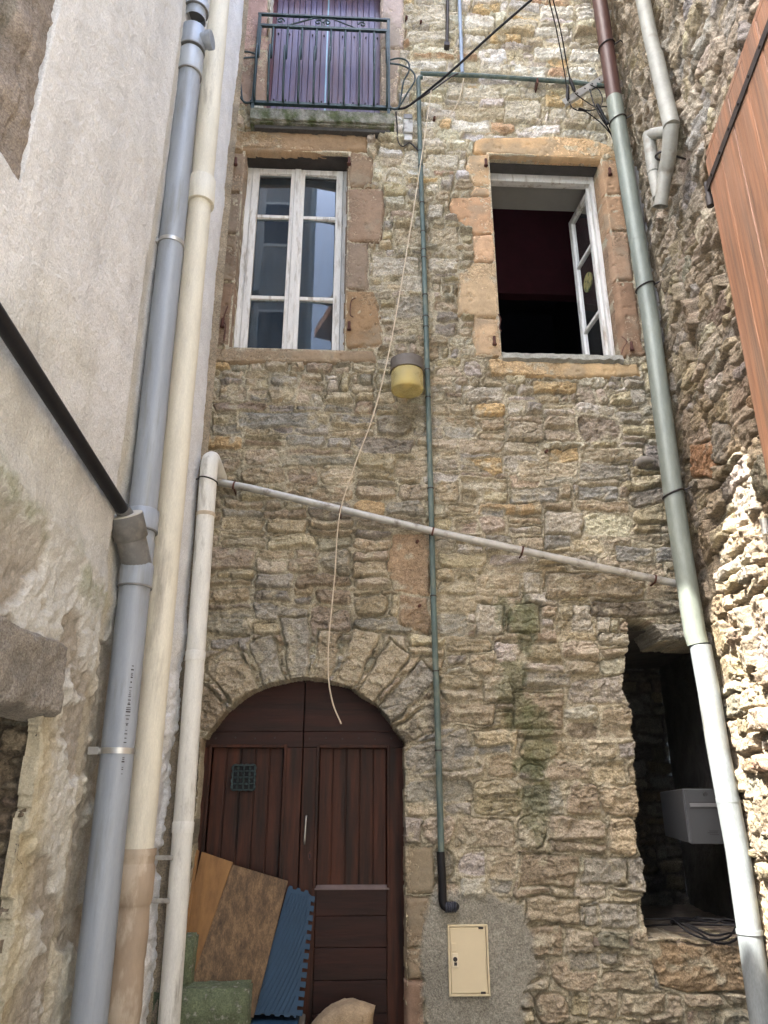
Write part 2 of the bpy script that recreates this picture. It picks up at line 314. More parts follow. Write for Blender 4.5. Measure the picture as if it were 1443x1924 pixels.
def rubble(us, vv, seed, dims, palette, explicit=(), mortar=(.40, .33, .225), mort_h=0.0, relief=1.0, smear=None, gap=.006, warp=1.0, proud=.018, recolor=None, crev=.012, rd=(.25, .8), tilt=.12):
    rng = np.random.RandomState(seed); U, V = np.meshgrid(us.astype(np.float32), vv.astype(np.float32)); step = us[1] - us[0]
    W1 = (fbm(U * 9, V * 9, seed + 1, 3) * .022 + fbm(U * 45, V * 45, seed + 2, 2) * .006) * warp
    W2 = (fbm(U * 7, V * 7, seed + 3, 3) * .020 + fbm(U * 45, V * 45, seed + 4, 2) * .006) * warp
    UW, VW = U + W1, V + W2
    n_med = fbm(U * 24, V * 24, seed + 5, 4, .6); n_fin = fbm(U * 90, V * 90, seed + 6, 2, .6)
    st1 = fbm(U * 5 + n_med * .3, V * 42 + n_med * .8, seed + 7, 4, .6); st1 = st1 * .5 + np.floor(st1 * 4 + .5) / 4 * .5
    rid = 1 - np.abs(fbm(U * 13, V * 20, seed + 8, 4, .55)) * 2.2
    fac = facets(U * 15 + n_med * .35, V * 26 + n_med * .35, seed + 80) * .65 + facets(U * 34, V * 50, seed + 81) * .35
    lowc = fbm(U * 6, V * 6, seed + 9, 4)
    Hm = mort_h + n_med * .012 + n_fin * .004 + fbm(U * 3, V * 3, seed + 10, 2) * .008
    if smear is not None: Hm = Hm + smear(U, V)
    H = Hm.copy(); COL = np.empty(U.shape + (3,), np.float32); COL[:] = mortar
    COL *= (1 + .10 * lowc + .12 * n_fin)[..., None]
    PR = np.full(U.shape, 1e9, np.float32)
    def put(x0, y0, x1, y1, sdf, colr, base, kind, edge, pr, tx, ty, amp):
        m_ = .05; j0 = max(0, int((x0 - m_ - us[0]) / step)); j1 = min(len(us), int((x1 + m_ - us[0]) / step) + 2)
        i0 = max(0, int((y0 - m_ - vv[0]) / step)); i1 = min(len(vv), int((y1 + m_ - vv[0]) / step) + 2)
        if j1 <= j0 or i1 <= i0: return
        S = (slice(i0, i1), slice(j0, j1)); sd = sdf(UW[S], VW[S]); ok = (sd < 0) & (PR[S] >= pr - .5)
        if pr < 1: PR[S][sd < .008] = 0
        cx, cy = (x0 + x1) / 2, (y0 + y1) / 2
        e = np.clip(-sd / edge, 0, 1); prof = 1 - (1 - e) ** 2.2
        hs = base + tx * (U[S] - cx) + ty * (V[S] - cy)
        if kind == 'slate': hs = hs + amp * (.012 * st1[S] + .004 * n_med[S] + .006 * fac[S])
        elif kind == 'chunk': hs = hs + amp * (.012 * fac[S] + .003 * n_med[S])
        elif kind == 'flat': hs = hs + .0022 * n_med[S] + .001 * n_fin[S]
        else: hs = hs + amp * (.003 * n_med[S] + .005 * st1[S] + .009 * fac[S])
        hs = hs + .0025 * n_fin[S]
        h = Hm[S] + prof * (hs - Hm[S])
        H[S][ok] = h[ok]
        cc = np.array(colr)[None, None] * (1 + .20 * lowc[S] + .12 * st1[S] + .10 * n_fin[S] + .07 * fac[S])[..., None]
        cr = np.exp(-((sd + .001) / .005) ** 2) * crev * np.clip(.55 + 1.3 * fbm(U[S] * 6, V[S] * 6, seed + 60, 2), 0, 1.3)
        near = (np.abs(sd) < .012) & (PR[S] >= pr - .5); H[S][near] -= cr[near]
        blend = np.clip(prof * 1.7, 0, 1) * (.86 + .0 * prof)
        bl = (blend * np.clip(1.15 - .9 * np.clip(fbm(U[S] * 17, V[S] * 17, seed + 40, 3) - .12, 0, 1) * 3, .15, 1))[..., None]
        cc = COL[S] * (1 - bl) + cc * bl
        COL[S][ok] = cc[ok]
    for ex in explicit:
        P, colr, kind, base = ex[:4]; xs = [p[0] for p in P]; ys = [p[1] for p in P]
        r = .012
        put(min(xs), min(ys), max(xs), max(ys), (lambda a, b, P=P, k_=(-.002 if kind == 'flat' else .004): poly_sdf(a, b, P) + k_), PAL[colr] if isinstance(colr, str) else colr, base, kind, .02 if kind != 'flat' else .012, 0, rng.uniform(-.05, .05), rng.uniform(-.05, .05), relief)
    for (a, b, c, d) in pack(us[0] - .2, vv[0] - .2, us[-1] + .2, vv[-1] + .2, rng, dims):
        cx, cy = (a + c) / 2, (b + d) / 2; g = gap * rng.uniform(.5, 2.2)
        hw, hh = (c - a) / 2 - g, (d - b) / 2 - g * .8; r = min(hw, hh) * rng.uniform(*rd); ro = rng.uniform(-.07, .07); tp = rng.uniform(-.22, .22); tq = rng.uniform(-.12, .12)
        def sdf(x, y, cx=cx, cy=cy, hw=hw, hh=hh, r=r, ro=ro, tp=tp, tq=tq):
            lx, ly = x - cx, y - cy; lx, ly = lx + ro * ly * 2, ly - ro * lx
            qx = np.abs(lx) - hw * (1 + tq * ly / hh) + r; qy = np.abs(ly) - hh * (1 + tp * lx / hw) + r
            return np.hypot(np.maximum(qx, 0), np.maximum(qy, 0)) + np.minimum(np.maximum(qx, qy), 0) - r
        asp = hw / hh
        kind = rng.choice(['slate', 'chunk', 'mix'], p=[.34, .3, .36] if asp > 2.2 else [.1, .5, .4])
        colr = pick(palette(cx, cy), rng) * rng.uniform(.82, 1.18) * np.array([1, rng.uniform(.96, 1.04), rng.uniform(.9, 1.1)])
        put(a, b, c, d, sdf, colr, rng.uniform(-.004, 1) * proud, kind, rng.uniform(.008, .022), 1, rng.uniform(-tilt, tilt) * .8, rng.uniform(-tilt, tilt), relief * rng.uniform(.6, 1.3))
    ck = fbm(U * 7 + n_med * .25, V * 22 + n_med * .5, seed + 70, 3); ck = np.exp(-(ck / .035) ** 2) * sstep(-.1, .25, fbm(U * 5, V * 5, seed + 75, 2))
    H += .0022 * n_fin - ck * .007 * relief; COL = COL * (1 - .30 * ck)[..., None]
    COL = COL * (1 + .16 * n_med)[..., None]
    if recolor: COL = recolor(U, V, COL, lowc, n_med)
    return U, V, H, COL

# ================================================================== STONE HOUSE (facade)
house = thing('stone_house', (.4, D + .5, 0), 'rubble stone house front with arched brown door and two small windows, closing the alley', 'house')
ST = .0042
us = np.arange(XL - .35, XR + .06, ST); vv = np.arange(-.1, 7.75, ST)
def quad(*pts): return [fuv(*p) for p in pts]
def rc(x0, y0, x1, y1): return quad((x0, y0), (x1, y0), (x1, y1), (x0, y1))
# openings
w1L, w1R, w1T, w1B = fuv(462, 287)[0], fuv(655, 287)[0], fuv(560, 287)[1], fuv(545, 657)[1]
w2L, w2R, w2T, w2B = fuv(918, 290)[0], fuv(1127, 300)[0], fuv(1020, 296)[1], fuv(1040, 672)[1]
bdL, bdR, bdT, bdB = fuv(503, 100)[0], fuv(716, 100)[0], 7.9, fuv(610, 225)[1]
arcC = fuv(568, 1486); arcR = fuv(568, 1273)[1] - arcC[1]; drL, drR = fuv(377, 1420)[0], fuv(759, 1420)[0]; zsp = fuv(760, 1388)[1]
psg = quad((1180, 1163), (1227, 1168), (1238, 1203), (1330, 1207)) + [(2.3, fuv(1330, 1207)[1]), (2.3, fuv(1300, 1763)[1])] + \
      quad((1300, 1763), (1212, 1760), (1208, 1700), (1205, 1620), (1193, 1560), (1199, 1520), (1190, 1440), (1184, 1330), (1172, 1290), (1176, 1215))
BR = (.24, .185, .135); OR = (.56, .38, .21); OB = (.36, .23, .135); PK = (.42, .27, .2)
dressed = [ # name, polygon, colour, label
 ('lintel', quad((440, 250), (560, 246), (688, 252), (690, 286), (655, 287), (462, 287), (440, 286)), (.30, .205, .12), 'brown lintel over the closed window'),
 ('jamb_stone', quad((656, 289), (688, 289), (700, 300), (700, 352), (654, 353)), (.24, .17, .11), None),
 ('jamb_stone', quad((654, 357), (720, 358), (722, 400), (716, 455), (652, 455)), (.27, .19, .13), None),
 ('jamb_stone', quad((652, 459), (690, 459), (692, 545), (650, 545)), BR, None),
 ('jamb_stone', quad((650, 549), (700, 549), (712, 575), (718, 652), (648, 654)), (.27, .18, .10), None),
 ('jamb_stone', quad((430, 289), (462, 289), (455, 362), (424, 362)), (.25, .18, .12), None),
 ('jamb_stone', quad((424, 366), (455, 366), (448, 440), (418, 440)), BR, None),
 ('jamb_stone', quad((418, 444), (448, 444), (440, 530), (410, 530)), (.2, .145, .1), None),
 ('jamb_stone', quad((410, 534), (439, 534), (430, 652), (398, 652)), (.22, .15, .1), None),
 ('sill', quad((395, 659), (560, 659), (700, 660), (706, 680), (560, 684), (395, 682)), (.29, .22, .145), None),
 ('lintel', quad((888, 290), (890, 268), (905, 261), (1000, 259), (1095, 262), (1130, 272), (1152, 285), (1166, 302), (1127, 302), (918, 290)), OR, 'orange sandstone lintel over the open window'),
 ('jamb_stone', quad((880, 293), (918, 292), (920, 352), (890, 350), (875, 318)), (.50, .345, .20), None),
 ('jamb_stone', quad((892, 354), (920, 355), (922, 369), (885, 369)), (.47, .32, .19), None),
 ('jamb_stone', quad((848, 373), (922, 373), (927, 440), (893, 441), (872, 425), (846, 393)), (.48, .30, .175), None),
 ('jamb_stone', quad((889, 444), (927, 444), (930, 494), (890, 494)), (.5, .33, .20), None),
 ('jamb_stone', quad((863, 520), (885, 499), (930, 498), (936, 596), (895, 597), (860, 592)), (.47, .35, .215), None),
 ('jamb_stone', quad((889, 600), (936, 600), (939, 669), (893, 670)), (.47, .34, .21), None),
 ('jamb_stone', quad((1128, 306), (1160, 306), (1168, 366), (1135, 366)), OB, None),
 ('jamb_stone', quad((1135, 370), (1168, 370), (1177, 434), (1144, 434)), OB, None),
 ('jamb_stone', quad((1144, 438), (1178, 438), (1190, 527), (1155, 527)), (.33, .22, .14), None),
 ('jamb_stone', quad((1155, 531), (1190, 531), (1209, 668), (1172, 670)), (.25, .16, .1), None),
 ('sill', quad((920, 675), (1050, 681), (1196, 686), (1200, 707), (1060, 711), (926, 704)), (.50, .36, .20), 'orange sandstone sill under the open window'),
 ('jamb_stone', quad((462, -40), (502, -40), (502, 98), (450, 98)), (.44, .29, .24), None),
 ('jamb_stone', quad((452, 102), (500, 102), (497, 200), (445, 200)), (.38, .27, .2), None),
 ('jamb_stone', quad((717, -40), (757, -40), (757, 92), (717, 92)), (.45, .37, .33), None),
 ('jamb_stone', quad((717, 96), (752, 96), (745, 200), (717, 200)), (.42, .34, .27), None),
 ('jamb_stone', quad((763, 1592), (812, 1592), (816, 1678), (765, 1680)), (.30, .245, .165), None),
 ('jamb_stone', quad((764, 1686), (806, 1686), (802, 1778), (765, 1780)), (.27, .21, .14), None),
 ('jamb_stone', quad((764, 1784), (800, 1784), (796, 1838), (766, 1840)), (.29, .225, .15), None),
 ('jamb_stone', quad((764, 1844), (794, 1844), (790, 1960), (766, 1960)), (.25, .17, .12), None),
]
expl = [(p, c, 'flat', .012) for _, p, c, _ in dressed]
# voussoirs
rngv = np.random.RandomState(4); ang = math.radians(8)
vcol = ['dgrey', 'brown', 'tan', 'grey', 'grey', 'sand', 'grey', 'tan', 'sand', 'dgrey', 'grey', 'dgrey']
vous = [(6, 22), (22, 36), (36, 49), (49, 62), (62, 76), (76, 88), (88, 101), (101, 115), (115, 134), (134, 152), (152, 170)]
for k, (a0, a1) in enumerate(vous):
    a0, a1 = math.radians(a0 + .8), math.radians(a1 - .8); ro = arcR + .30 + rngv.uniform(-.04, .05)
    P = [(arcC[0] + r * math.cos(a), arcC[1] + r * math.sin(a)) for r, a in ((arcR - .01, a0), (ro, a0 + .012), (ro, a1 - .012), (arcR - .01, a1))]
    expl.append((P, {0: 'grey', 1: 'dgrey', 2: 'grey', 3: 'sand', 4: 'sand', 5: 'tan', 6: 'grey', 7: 'grey', 8: 'tan', 9: 'brown', 10: 'brown'}[k], 'chunk' if k % 2 else 'mix', .022))
E = lambda q, c, k='mix', b=.016: expl.append((rc(*q), c, k, b))
for q in ((957, 916, 1053, 950), (1085, 914, 1163, 945), (903, 958, 948, 973), (1157, 1026, 1230, 1058), (1232, 1026, 1275, 1058), (1020, 1004, 1078, 1030)): E(q, 'blue', 'slate', .014)
E((446, 774, 594, 806), 'blue', 'slate', .016); E((1000, 717, 1086, 742), 'ochre', 'mix', .02); E((1030, 842, 1086, 870), 'ochre', 'mix', .016)
expl.append((quad((876, 862), (945, 860), (948, 890), (925, 900), (900, 882)), 'ochre', 'mix', .012))
E((1092, 842, 1208, 868), 'sand', 'slate', .022); E((975, 868, 1080, 902), 'sand', 'slate', .02); E((1085, 872, 1185, 905), 'grey', 'slate', .02)
E((870, 560 + 165, 945, 740 + 20), 'pale', 'slate', .016); E((742, 862, 800, 896), 'tan', 'mix', .01); E((1022, 1078, 1215, 1124), 'tan', 'slate', .026)
E((985, 1075, 1015, 1114), 'pale', 'mix', .012); E((893, 1078, 978, 1120), 'sand', 'slate', .014); E((955, 1131, 1014, 1190), (.24, .23, .15), 'chunk', .03)
E((893, 1133, 950, 1192), 'pale', 'chunk', .016); E((1072, 1135, 1112, 1190), 'pale', 'mix', .012); E((1120, 1127, 1146, 1186), 'pale', 'mix', .014)
expl.append((quad((738, 1008), (806, 1004), (808, 1120), (742, 1112), (728, 1060)), (.36, .25, .155), 'flat', .008))
expl.append((quad((746, 1118), (808, 1122), (808, 1196), (748, 1176)), (.30, .215, .14), 'mix', .01))
E((985, 1682, 1093, 1736), 'tan', 'mix', .024); E((912, 1602, 972, 1652), 'tan', 'mix', .01); E((976, 1604, 1085, 1668), 'brown', 'slate', .018)
E((1092, 1608, 1180, 1664), 'grey', 'mix', .016); E((1100, 1700, 1126, 1738), 'grey', 'mix', .014); E((1127, 1695, 1205, 1745), 'grey', 'chunk', .014)
E((1072, 1788, 1122, 1816), 'grey', 'flat', .016); E((1126, 1785, 1168, 1812), 'grey', 'mix', .012); E((1102, 1856, 1160, 1915), 'tan', 'chunk', .02); E((1163, 1860, 1250, 1905), 'tan', 'chunk', .018)
expl.append((quad((1214, 1768), (1400, 1772), (1400, 1862), (1290, 1868), (1236, 1850)), (.30, .215, .13), 'mix', .03))
E((982, 1262, 1072, 1292), 'grey', 'slate', .022); E((962, 1300, 1062, 1372), 'brown', 'slate', .02); E((835, 1320, 930, 1360), 'tan', 'slate', .02); E((850, 1400, 958, 1420), 'blue', 'slate', .014)
E((1225, 1172, 1345, 1204), 'grey', 'slate', .02); E((1110, 1128, 1345, 1160), (.13, .11, .085), 'slate', .03)
E((840, 430, 855, 462), 'grey', 'mix'); E((1110, 330, 1110.5, 331), 'grey')
for q, c in (((805, 430, 862, 462), 'sand'), ((805, 486, 860, 515), 'pale'), ((698, 484, 790, 520), 'pale'), ((742, 430, 800, 465), 'sand'), ((800, 290, 862, 318), 'pale'), ((760, 285, 792, 322), 'pale'), ((800, 385, 835, 412), 'pale'),
             ((752, 520, 795, 552), 'pale'), ((745, 560, 800, 605), 'grey'), ((728, 330, 756, 345), 'pale')): E(q, c, 'chunk', .014)
for q, c in (((760, 12, 840, 50), 'pale'), ((870, 32, 930, 58), 'white'), ((888, 10, 940, 28), 'ochre'), ((1012, 15, 1080, 38), 'white'), ((1082, 16, 1122, 42), 'white'), ((915, 65, 980, 84), 'ochre'), ((872, 68, 912, 90), 'white'),
             ((1000, 92, 1066, 116), 'white'), ((1072, 94, 1130, 120), 'white'), ((762, 60, 838, 84), 'pale'), ((758, 116, 838, 134), 'white'), ((912, 122, 960, 136), 'white'), ((1002, 52, 1068, 70), 'white'), ((946, 40, 1010, 58), 'pale'),
             ((862, 204, 958, 228), 'sand'), ((945, 190, 1015, 232), 'pale'), ((872, 168, 940, 190), 'pale'), ((848, 228, 920, 250), 'white'), ((1024, 182, 1096, 202), 'ochre'), ((1030, 206, 1066, 232), 'pale'), ((1070, 206, 1112, 234), 'pale')): E(q, c, 'mix', .022)
def f_dims(x, z):
    if z > 5.7: return (.09, .19, .44)
    if z > 3.9 and x > -.25 and x < .75: return (.07, .17, .24)
    if z > 3.9: return (.07, .17, .28)
    if x < .3 and z > 1.9: return (.07, .17, .55)
    if z > 2.2: return (.09, .20, .46)
    return (.11, .25, .5)
def f_pal(x, z):
    if z > 5.7: return dict(white=5, pale=6, sand=3, ochre=1.0, grey=.5, pink=.3)
    if z > 3.9: return dict(sand=5, pale=3.5, grey=1.5, tan=3, ochre=.2)
    if x < .3 and z > 1.9: return dict(tan=5, grey=4, brown=1.8, dgrey=.4, sand=3.5, ochre=.1)
    if z > 2.2: return dict(sand=5, tan=3.5, grey=1.4, ochre=.25, pale=2.6, brown=.2)
    return dict(tan=4, sand=4, grey=2.4, brown=1.2, pale=1.6, dgrey=.3)
patch = quad((800, 1668), (860, 1655), (985, 1668), (992, 1740), (1010, 1800), (1000, 1960), (792, 1960), (800, 1780))
lampc = fuv(765, 800); mossc = [fuv(985, 1160), fuv(960, 1300), fuv(1005, 1400), fuv(1010, 1500), fuv(945, 1145)]
def f_smear(U, V):
    n = fbm(U * 2.6, V * 2.6, 77, 3)
    s = np.clip(n - .02, 0, 1) * .05
    for (px, py, r, a) in ((850, 850, .26, .026), (860, 960, .24, .022), (830, 730, .16, .02), (900, 1010, .2, .012), (870, 1500, .25, .016), (1130, 1450, .2, .014), (760, 420, .16, .008), (800, 1250, .12, .012)):
        c = fuv(px, py); s = s + a * np.exp(-((U - c[0]) ** 2 + (V - c[1]) ** 2) / r ** 2)
    return s
def f_recolor(U, V, CC, low, med):
    def tint(mask, c, k): CC[:] = CC * (1 - (mask * k)[..., None]) + np.array(c, np.float32) * (mask * k)[..., None] * (1 + .25 * med)[..., None]
    n = fbm(U * 11, V * 11, 301, 4); n2 = fbm(U * 2.2, V * 2.2, 302, 3)
    for c, r in zip(mossc, (.13, .15, .15, .14, .08)):
        g = np.exp(-(((U - c[0]) / (r * .8)) ** 2 + ((V - c[1]) / (r * 1.7)) ** 2)) + n * .6; tint(sstep(.42, .8, g + .25 * fbm(U * 45, V * 45, 305, 3)), (.15, .16, .085), .62)
    g = np.exp(-(((U - lampc[0]) / .16) ** 2 + ((V - lampc[1] - .05) / .16) ** 2)) + n * .3; tint(sstep(.4, .9, g), (.13, .11, .06), .6)
    CC[:] = CC * (1 + .34 * sstep(5.2, 6.2, V))[..., None]  # upper stones paler, with brighter top exposure also put into the colour
    z0 = fuv(600, 262)[1]; g = np.exp(-((V - z0) / .12) ** 2) * sstep(w1L - .3, w1L, U) * (1 - sstep(w1R + .25, w1R + .4, U)) + n * .25; tint(sstep(.55, .9, g), (.22, .15, .07), .5)
    return CC
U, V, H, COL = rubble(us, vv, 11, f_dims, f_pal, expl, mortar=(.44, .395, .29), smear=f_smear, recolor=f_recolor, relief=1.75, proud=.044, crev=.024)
# cement render patch
sd = poly_sdf(U + fbm(U * 5, V * 5, 5, 5, .6) * .10, V + fbm(U * 5, V * 5, 6, 5, .6) * .10, patch); k = sstep(.012, -.045, sd)
n = fbm(U * 5, V * 5, 8, 4); H = H * (1 - k) + k * (.024 + .004 * n); COL = COL * (1 - k[..., None]) + k[..., None] * (np.array([.30, .285, .235]) * (1 + .22 * n)[..., None])
k = (((U > w1L - .02) & (U < w1R + .02) & (V > w1B - .02) & (V < w1T + .02)) | ((U > w2L - .02) & (U < w2R + .02) & (V > w2B - .05) & (V < w2T + .02)))
H[k] = .012
inn = ((U > w1L) & (U < w1R) & (V > w1B) & (V < w1T)) | ((U > w2L) & (U < w2R) & (V > w2B) & (V < w2T)) | ((U > bdL) & (U < bdR) & (V > bdB) & (V < bdT))
jit = fbm(U * 12, V * 12, 55, 3) * .012
door = (np.hypot(U - arcC[0], V - arcC[1]) < arcR + jit) & (V > zsp - .02) | ((U > drL) & (U < drR + jit * .5) & (V <= zsp) & (V > fuv(560, 1905)[1] - .15))
pas = poly_sdf(U + fbm(U * 14, V * 14, 56, 3) * .02, V + jit, psg) < 0
hole = inn | door | pas
fm = ~(hole[:-1, :-1] & hole[1:, 1:] & hole[1:, :-1] & hole[:-1, 1:]); fm = ~(hole[:-1, :-1] | hole[1:, 1:] | hole[1:, :-1] | hole[:-1, 1:])
dep = np.full(U.shape, .22); dep[V > 3.5] = .50; dep[(V > 3.5) & (U < .2)] = .3; dep[V > 6.2] = .22; dep[(U > 1.2) & (V < 3.3)] = .34
g = sstep(.03, .0, np.abs(poly_sdf(U, V, psg)))
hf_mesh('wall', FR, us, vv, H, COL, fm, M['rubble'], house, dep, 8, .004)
# dressed stones as parts with their own thickness
def dressed_part(name, poly, colr, label, fr=FR, parent=house, step=.006, proud=.016, amp=.006, material=None, rnd=.022, seed=0):
    xs = [p[0] for p in poly]; ys = [p[1] for p in poly]; a = np.arange(min(xs) - .012, max(xs) + .014, step); b = np.arange(min(ys) - .012, max(ys) + .014, step)
    Ug, Vg = np.meshgrid(a, b); wz = fbm(Ug * 11, Vg * 11, 500 + seed, 4) * .012; sd = poly_sdf(Ug + wz, Vg + wz, poly)
    n = fbm(Ug * 9, Vg * 9, 600 + seed, 4); n2 = fbm(Ug * 60, Vg * 60, 640 + seed, 2); n3 = fbm(Ug * 4, Vg * 30, 660 + seed, 3)
    pit = np.clip(fbm(Ug * 26, Vg * 26, 680 + seed, 3) - .25, 0, 1) * .02
    e = np.clip(-sd / rnd, 0, 1); h = proud + amp * n + .0012 * n2 - pit - (1 - e) ** 2 * .012 - np.clip(sd / .012, 0, 1) * .04
    cc = np.array(colr)[None, None] * (1 + .2 * n + .08 * n2 + .08 * n3)[..., None]; cc = cc * np.array([1, 1, 1]) 
    dk = sstep(.02, .4, fbm(Ug * 7, Vg * 7, 700 + seed, 5))[..., None] * .5; cc = cc * (1 - dk) + dk * np.array([.27, .235, .17])
    keep = sd < .008; f = keep[:-1, :-1] | keep[1:, 1:] | keep[:-1, 1:] | keep[1:, :-1]
    o = hf_mesh(name, fr, a, b, h, cc, f, material or M['dressed'], parent)
    if label: o['label'] = label
    return o
for i, (nm, p, c, lb) in enumerate(dressed): dressed_part(nm, p, c, lb, seed=i * 3)
# rough cement on the open window's sill
a = fuv(942, 668); b = fuv(1168, 676)
mb = MB(); 
P = []; 
for i in range(25):
    x = a[0] + (b[0] - a[0]) * i / 24; P.append((x, D - .035 - .012 * random.random(), a[1] - .012 + .02 * random.random() * (1 if i % 2 else .4) - .03))
top = [(p[0], D - .02 + .0 * i, w2B + .012 + .008 * random.random()) for i, p in enumerate(P)]
back = [(p[0], D + .3, w2B + .012) for p in P]; low = [(p[0], D - .0, p[2] - .02) for p in P]
n = 25; Vs = low + P + top + back
mb.add(Vs, [(r * n + i, r * n + i + 1, (r + 1) * n + i + 1, (r + 1) * n + i) for r in range(3) for i in range(n - 1)])
M['cement'] = mat('cement', (.30, .30, .26), var=.25, scale=20, rough=.95, bump=1, bscale=60, bdist=.01, fine=.2)
mb.build('cement_ledge', M['cement'], house)

# upper body and roof of the house, rooms behind the openings
MB().box((XL - .6, D + .02, 7.7), (XR + .5, D + .4, 9.2)).build('upper_wall', M['plaster_plain'] if 'plaster_plain' in M else mat('upper_stone', (.4, .35, .27), var=.3, scale=6, rough=.9, bump=.8), house)
MB().prism([(XL - .6, D - .25, 9.15), (XR + .5, D - .25, 9.15), (XR + .5, 7.5, 10.2), (XL - .6, 7.5, 10.2)], (0, 0, .14)).build('roof', M['roof'], house)
def room(x0, y0, z0, x1, y1, z1, m):   # open toward the street
    V = [(x0, y0, z0), (x1, y0, z0), (x1, y1, z0), (x0, y1, z0), (x0, y0, z1), (x1, y0, z1), (x1, y1, z1), (x0, y1, z1)]
    return MB().add(V, [(0, 1, 2, 3), (4, 7, 6, 5), (1, 5, 6, 2), (0, 3, 7, 4), (3, 2, 6, 7)]).build('room', m, house)
def wallring(x0, x1, z0, z1, hx0, hx1, hz0, hz1, y): # closes the gap between reveal and room
    return
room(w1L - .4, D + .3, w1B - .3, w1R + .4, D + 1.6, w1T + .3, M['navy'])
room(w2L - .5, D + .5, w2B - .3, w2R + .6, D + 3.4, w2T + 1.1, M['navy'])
MB().box((w2L - .45, D + 1.5, w2T - .05), (w2R + .5, D + 1.6, w2T + .95)).build('red_wall', M['redwall'], house)
MB().box((w2L - .03, D + .16, w2T - .002), (w2R + .03, D + .52, w2T + .03)).build('soffit', M['offwhite'], house)
# solid backing behind the masonry between openings (keeps sky light out)
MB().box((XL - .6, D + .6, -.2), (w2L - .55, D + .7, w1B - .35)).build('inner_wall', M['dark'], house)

# passage interior
pz = psg[6][1] if False else fuv(1300, 1763)[1]
a = np.arange(1.1, 2.6, .012); b = np.arange(pz - .1, 3.1, .012)
FB = Frame((0, 5.6, 0), (1, 0, 0), (0, -1, 0))
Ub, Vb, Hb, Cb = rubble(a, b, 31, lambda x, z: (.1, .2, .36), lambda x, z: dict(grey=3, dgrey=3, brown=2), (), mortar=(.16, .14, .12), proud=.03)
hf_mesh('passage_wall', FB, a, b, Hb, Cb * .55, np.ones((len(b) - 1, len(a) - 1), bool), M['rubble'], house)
mb = MB(); V = [(1.12, D + .25, pz - .1), (2.16, D + .0, pz - .1), (2.3, 5.6, pz - .1), (1.12, 5.6, pz - .1), (1.12, D + .25, 2.55), (2.16, D + .0, 2.55), (2.3, 5.6, 2.55), (1.12, 5.6, 2.55)]
mb.add(V, [(4, 7, 6, 5), (1, 5, 6, 2), (0, 3, 7, 4)]); mb.build('passage_side', mat('dark_stone', (.09, .08, .07), var=.4, scale=7, rough=.95, bump=1, bscale=20, bdist=.02), house)
# ledge top
a = np.arange(1.15, 2.3, .012); b = np.arange(0, 1.6, .012)
Ug, Vg = np.meshgrid(a, b); hz = fbm(Ug * 5, Vg * 8, 810, 4) * .02
mb = MB(); nu = len(a); pts = [(float(Ug[i, j]), D - .02 + float(Vg[i, j]), pz + float(hz[i, j]) - (.03 if i == 0 else 0)) for i in range(len(b)) for j in range(nu)]
mb.add(pts, [(i * nu + j, i * nu + j + 1, (i + 1) * nu + j + 1, (i + 1) * nu + j) for i in range(len(b) - 1) for j in range(nu - 1)], True)
mb.build('ledge', mat('ledge_stone', (.16, .13, .10), var=.35, scale=9, rough=.95, bump=.8, bscale=50, bdist=.01, fine=.2), house)

# ------------------------------------------------------------------ window frames
def bx(mb, x0, x1, y0, y1, z0, z1): mb.box((min(x0, x1), min(y0, y1), min(z0, z1)), (max(x0, x1), max(y0, y1), max(z0, z1)))
def W(px, py, Y): p = F(px, py, Y); return p.x, p.z
YW = D + .15
def window_closed():
    x0, x1 = w1L + .0, w1R - .0; z1 = w1T + .0; z0 = w1B
    fz1 = F(550, 318, YW).z
    m = MB(); t = .035
    bx(m, x0 - .01, x0 + t, YW, YW + .06, z0, fz1); bx(m, x1 - t, x1 + .01, YW, YW + .06, z0, fz1); bx(m, x0 + t, x1 - t, YW + .001, YW + .06, fz1 - .025, fz1); bx(m, x0 + t, x1 - t, YW + .001, YW + .06, z0, z0 + .05)
    bx(m, x0 - .02, x1 + .02, YW + .012, YW + .05, fz1, w1T + .1)
    win = m.build('window', M['white_paint'], house, bevel=.003)
    xm = F(553, 480, YW).x; zz = [F(550, y, YW).z for y in (326, 409, 561)]; zb = z0 + .03
    for s, (a, b, tilt) in enumerate(((x0 + t, xm, 0), (xm, x1 - t, 1))):
        m = MB(); st = .05; y0, y1 = YW - .012, YW + .03
        bx(m, a + .002, a + st, y0, y1, zb, fz1 - .012); bx(m, b - st, b - .002, y0, y1, zb, fz1 - .012)
        bx(m, a + st, b - st, y0 + .001, y1, fz1 - .055, fz1 - .014); bx(m, a + st, b - st, y0 + .001, y1, zb + .001, zb + .05)
        for z in zz[1:]: bx(m, a + st, b - st, y0 + .006, y1 - .002, z - .013, z + .013)
        if s == 1: m.box((a - .022, y0 - .014, zb - .002), (a + .022, y0 - .001, fz1 - .02))
        sh = m.build('sash', M['white_paint'], win, bevel=.003)
        lv = [fz1 - .055, zz[1], zz[2], zb + .05]
        for i in range(3):
            zt, zl = lv[i] - (.013 if i else 0), lv[i + 1] + (.013 if i < 2 else 0); xa, xb = a + st, b - st
            yy = YW + .012; ty = [.0, -.0][0]
            dx = -.012 if s else .001; dz = (.001, -.002, .002)[i] if s else (.001, -.001, .001)[i]
            P = [(xa, yy + dx, zl - 0), (xb, yy - dx, zl), (xb, yy - dx + dz, zt), (xa, yy + dx + dz, zt)]
            MB().prism(P, (0, .003, 0)).build('pane', M['glass'], win)
    MB().box((x0 + .02, YW + .10, z0), (x1 - .02, YW + .11, w1T)).build('curtain', M['curtain'], win)
window_closed()
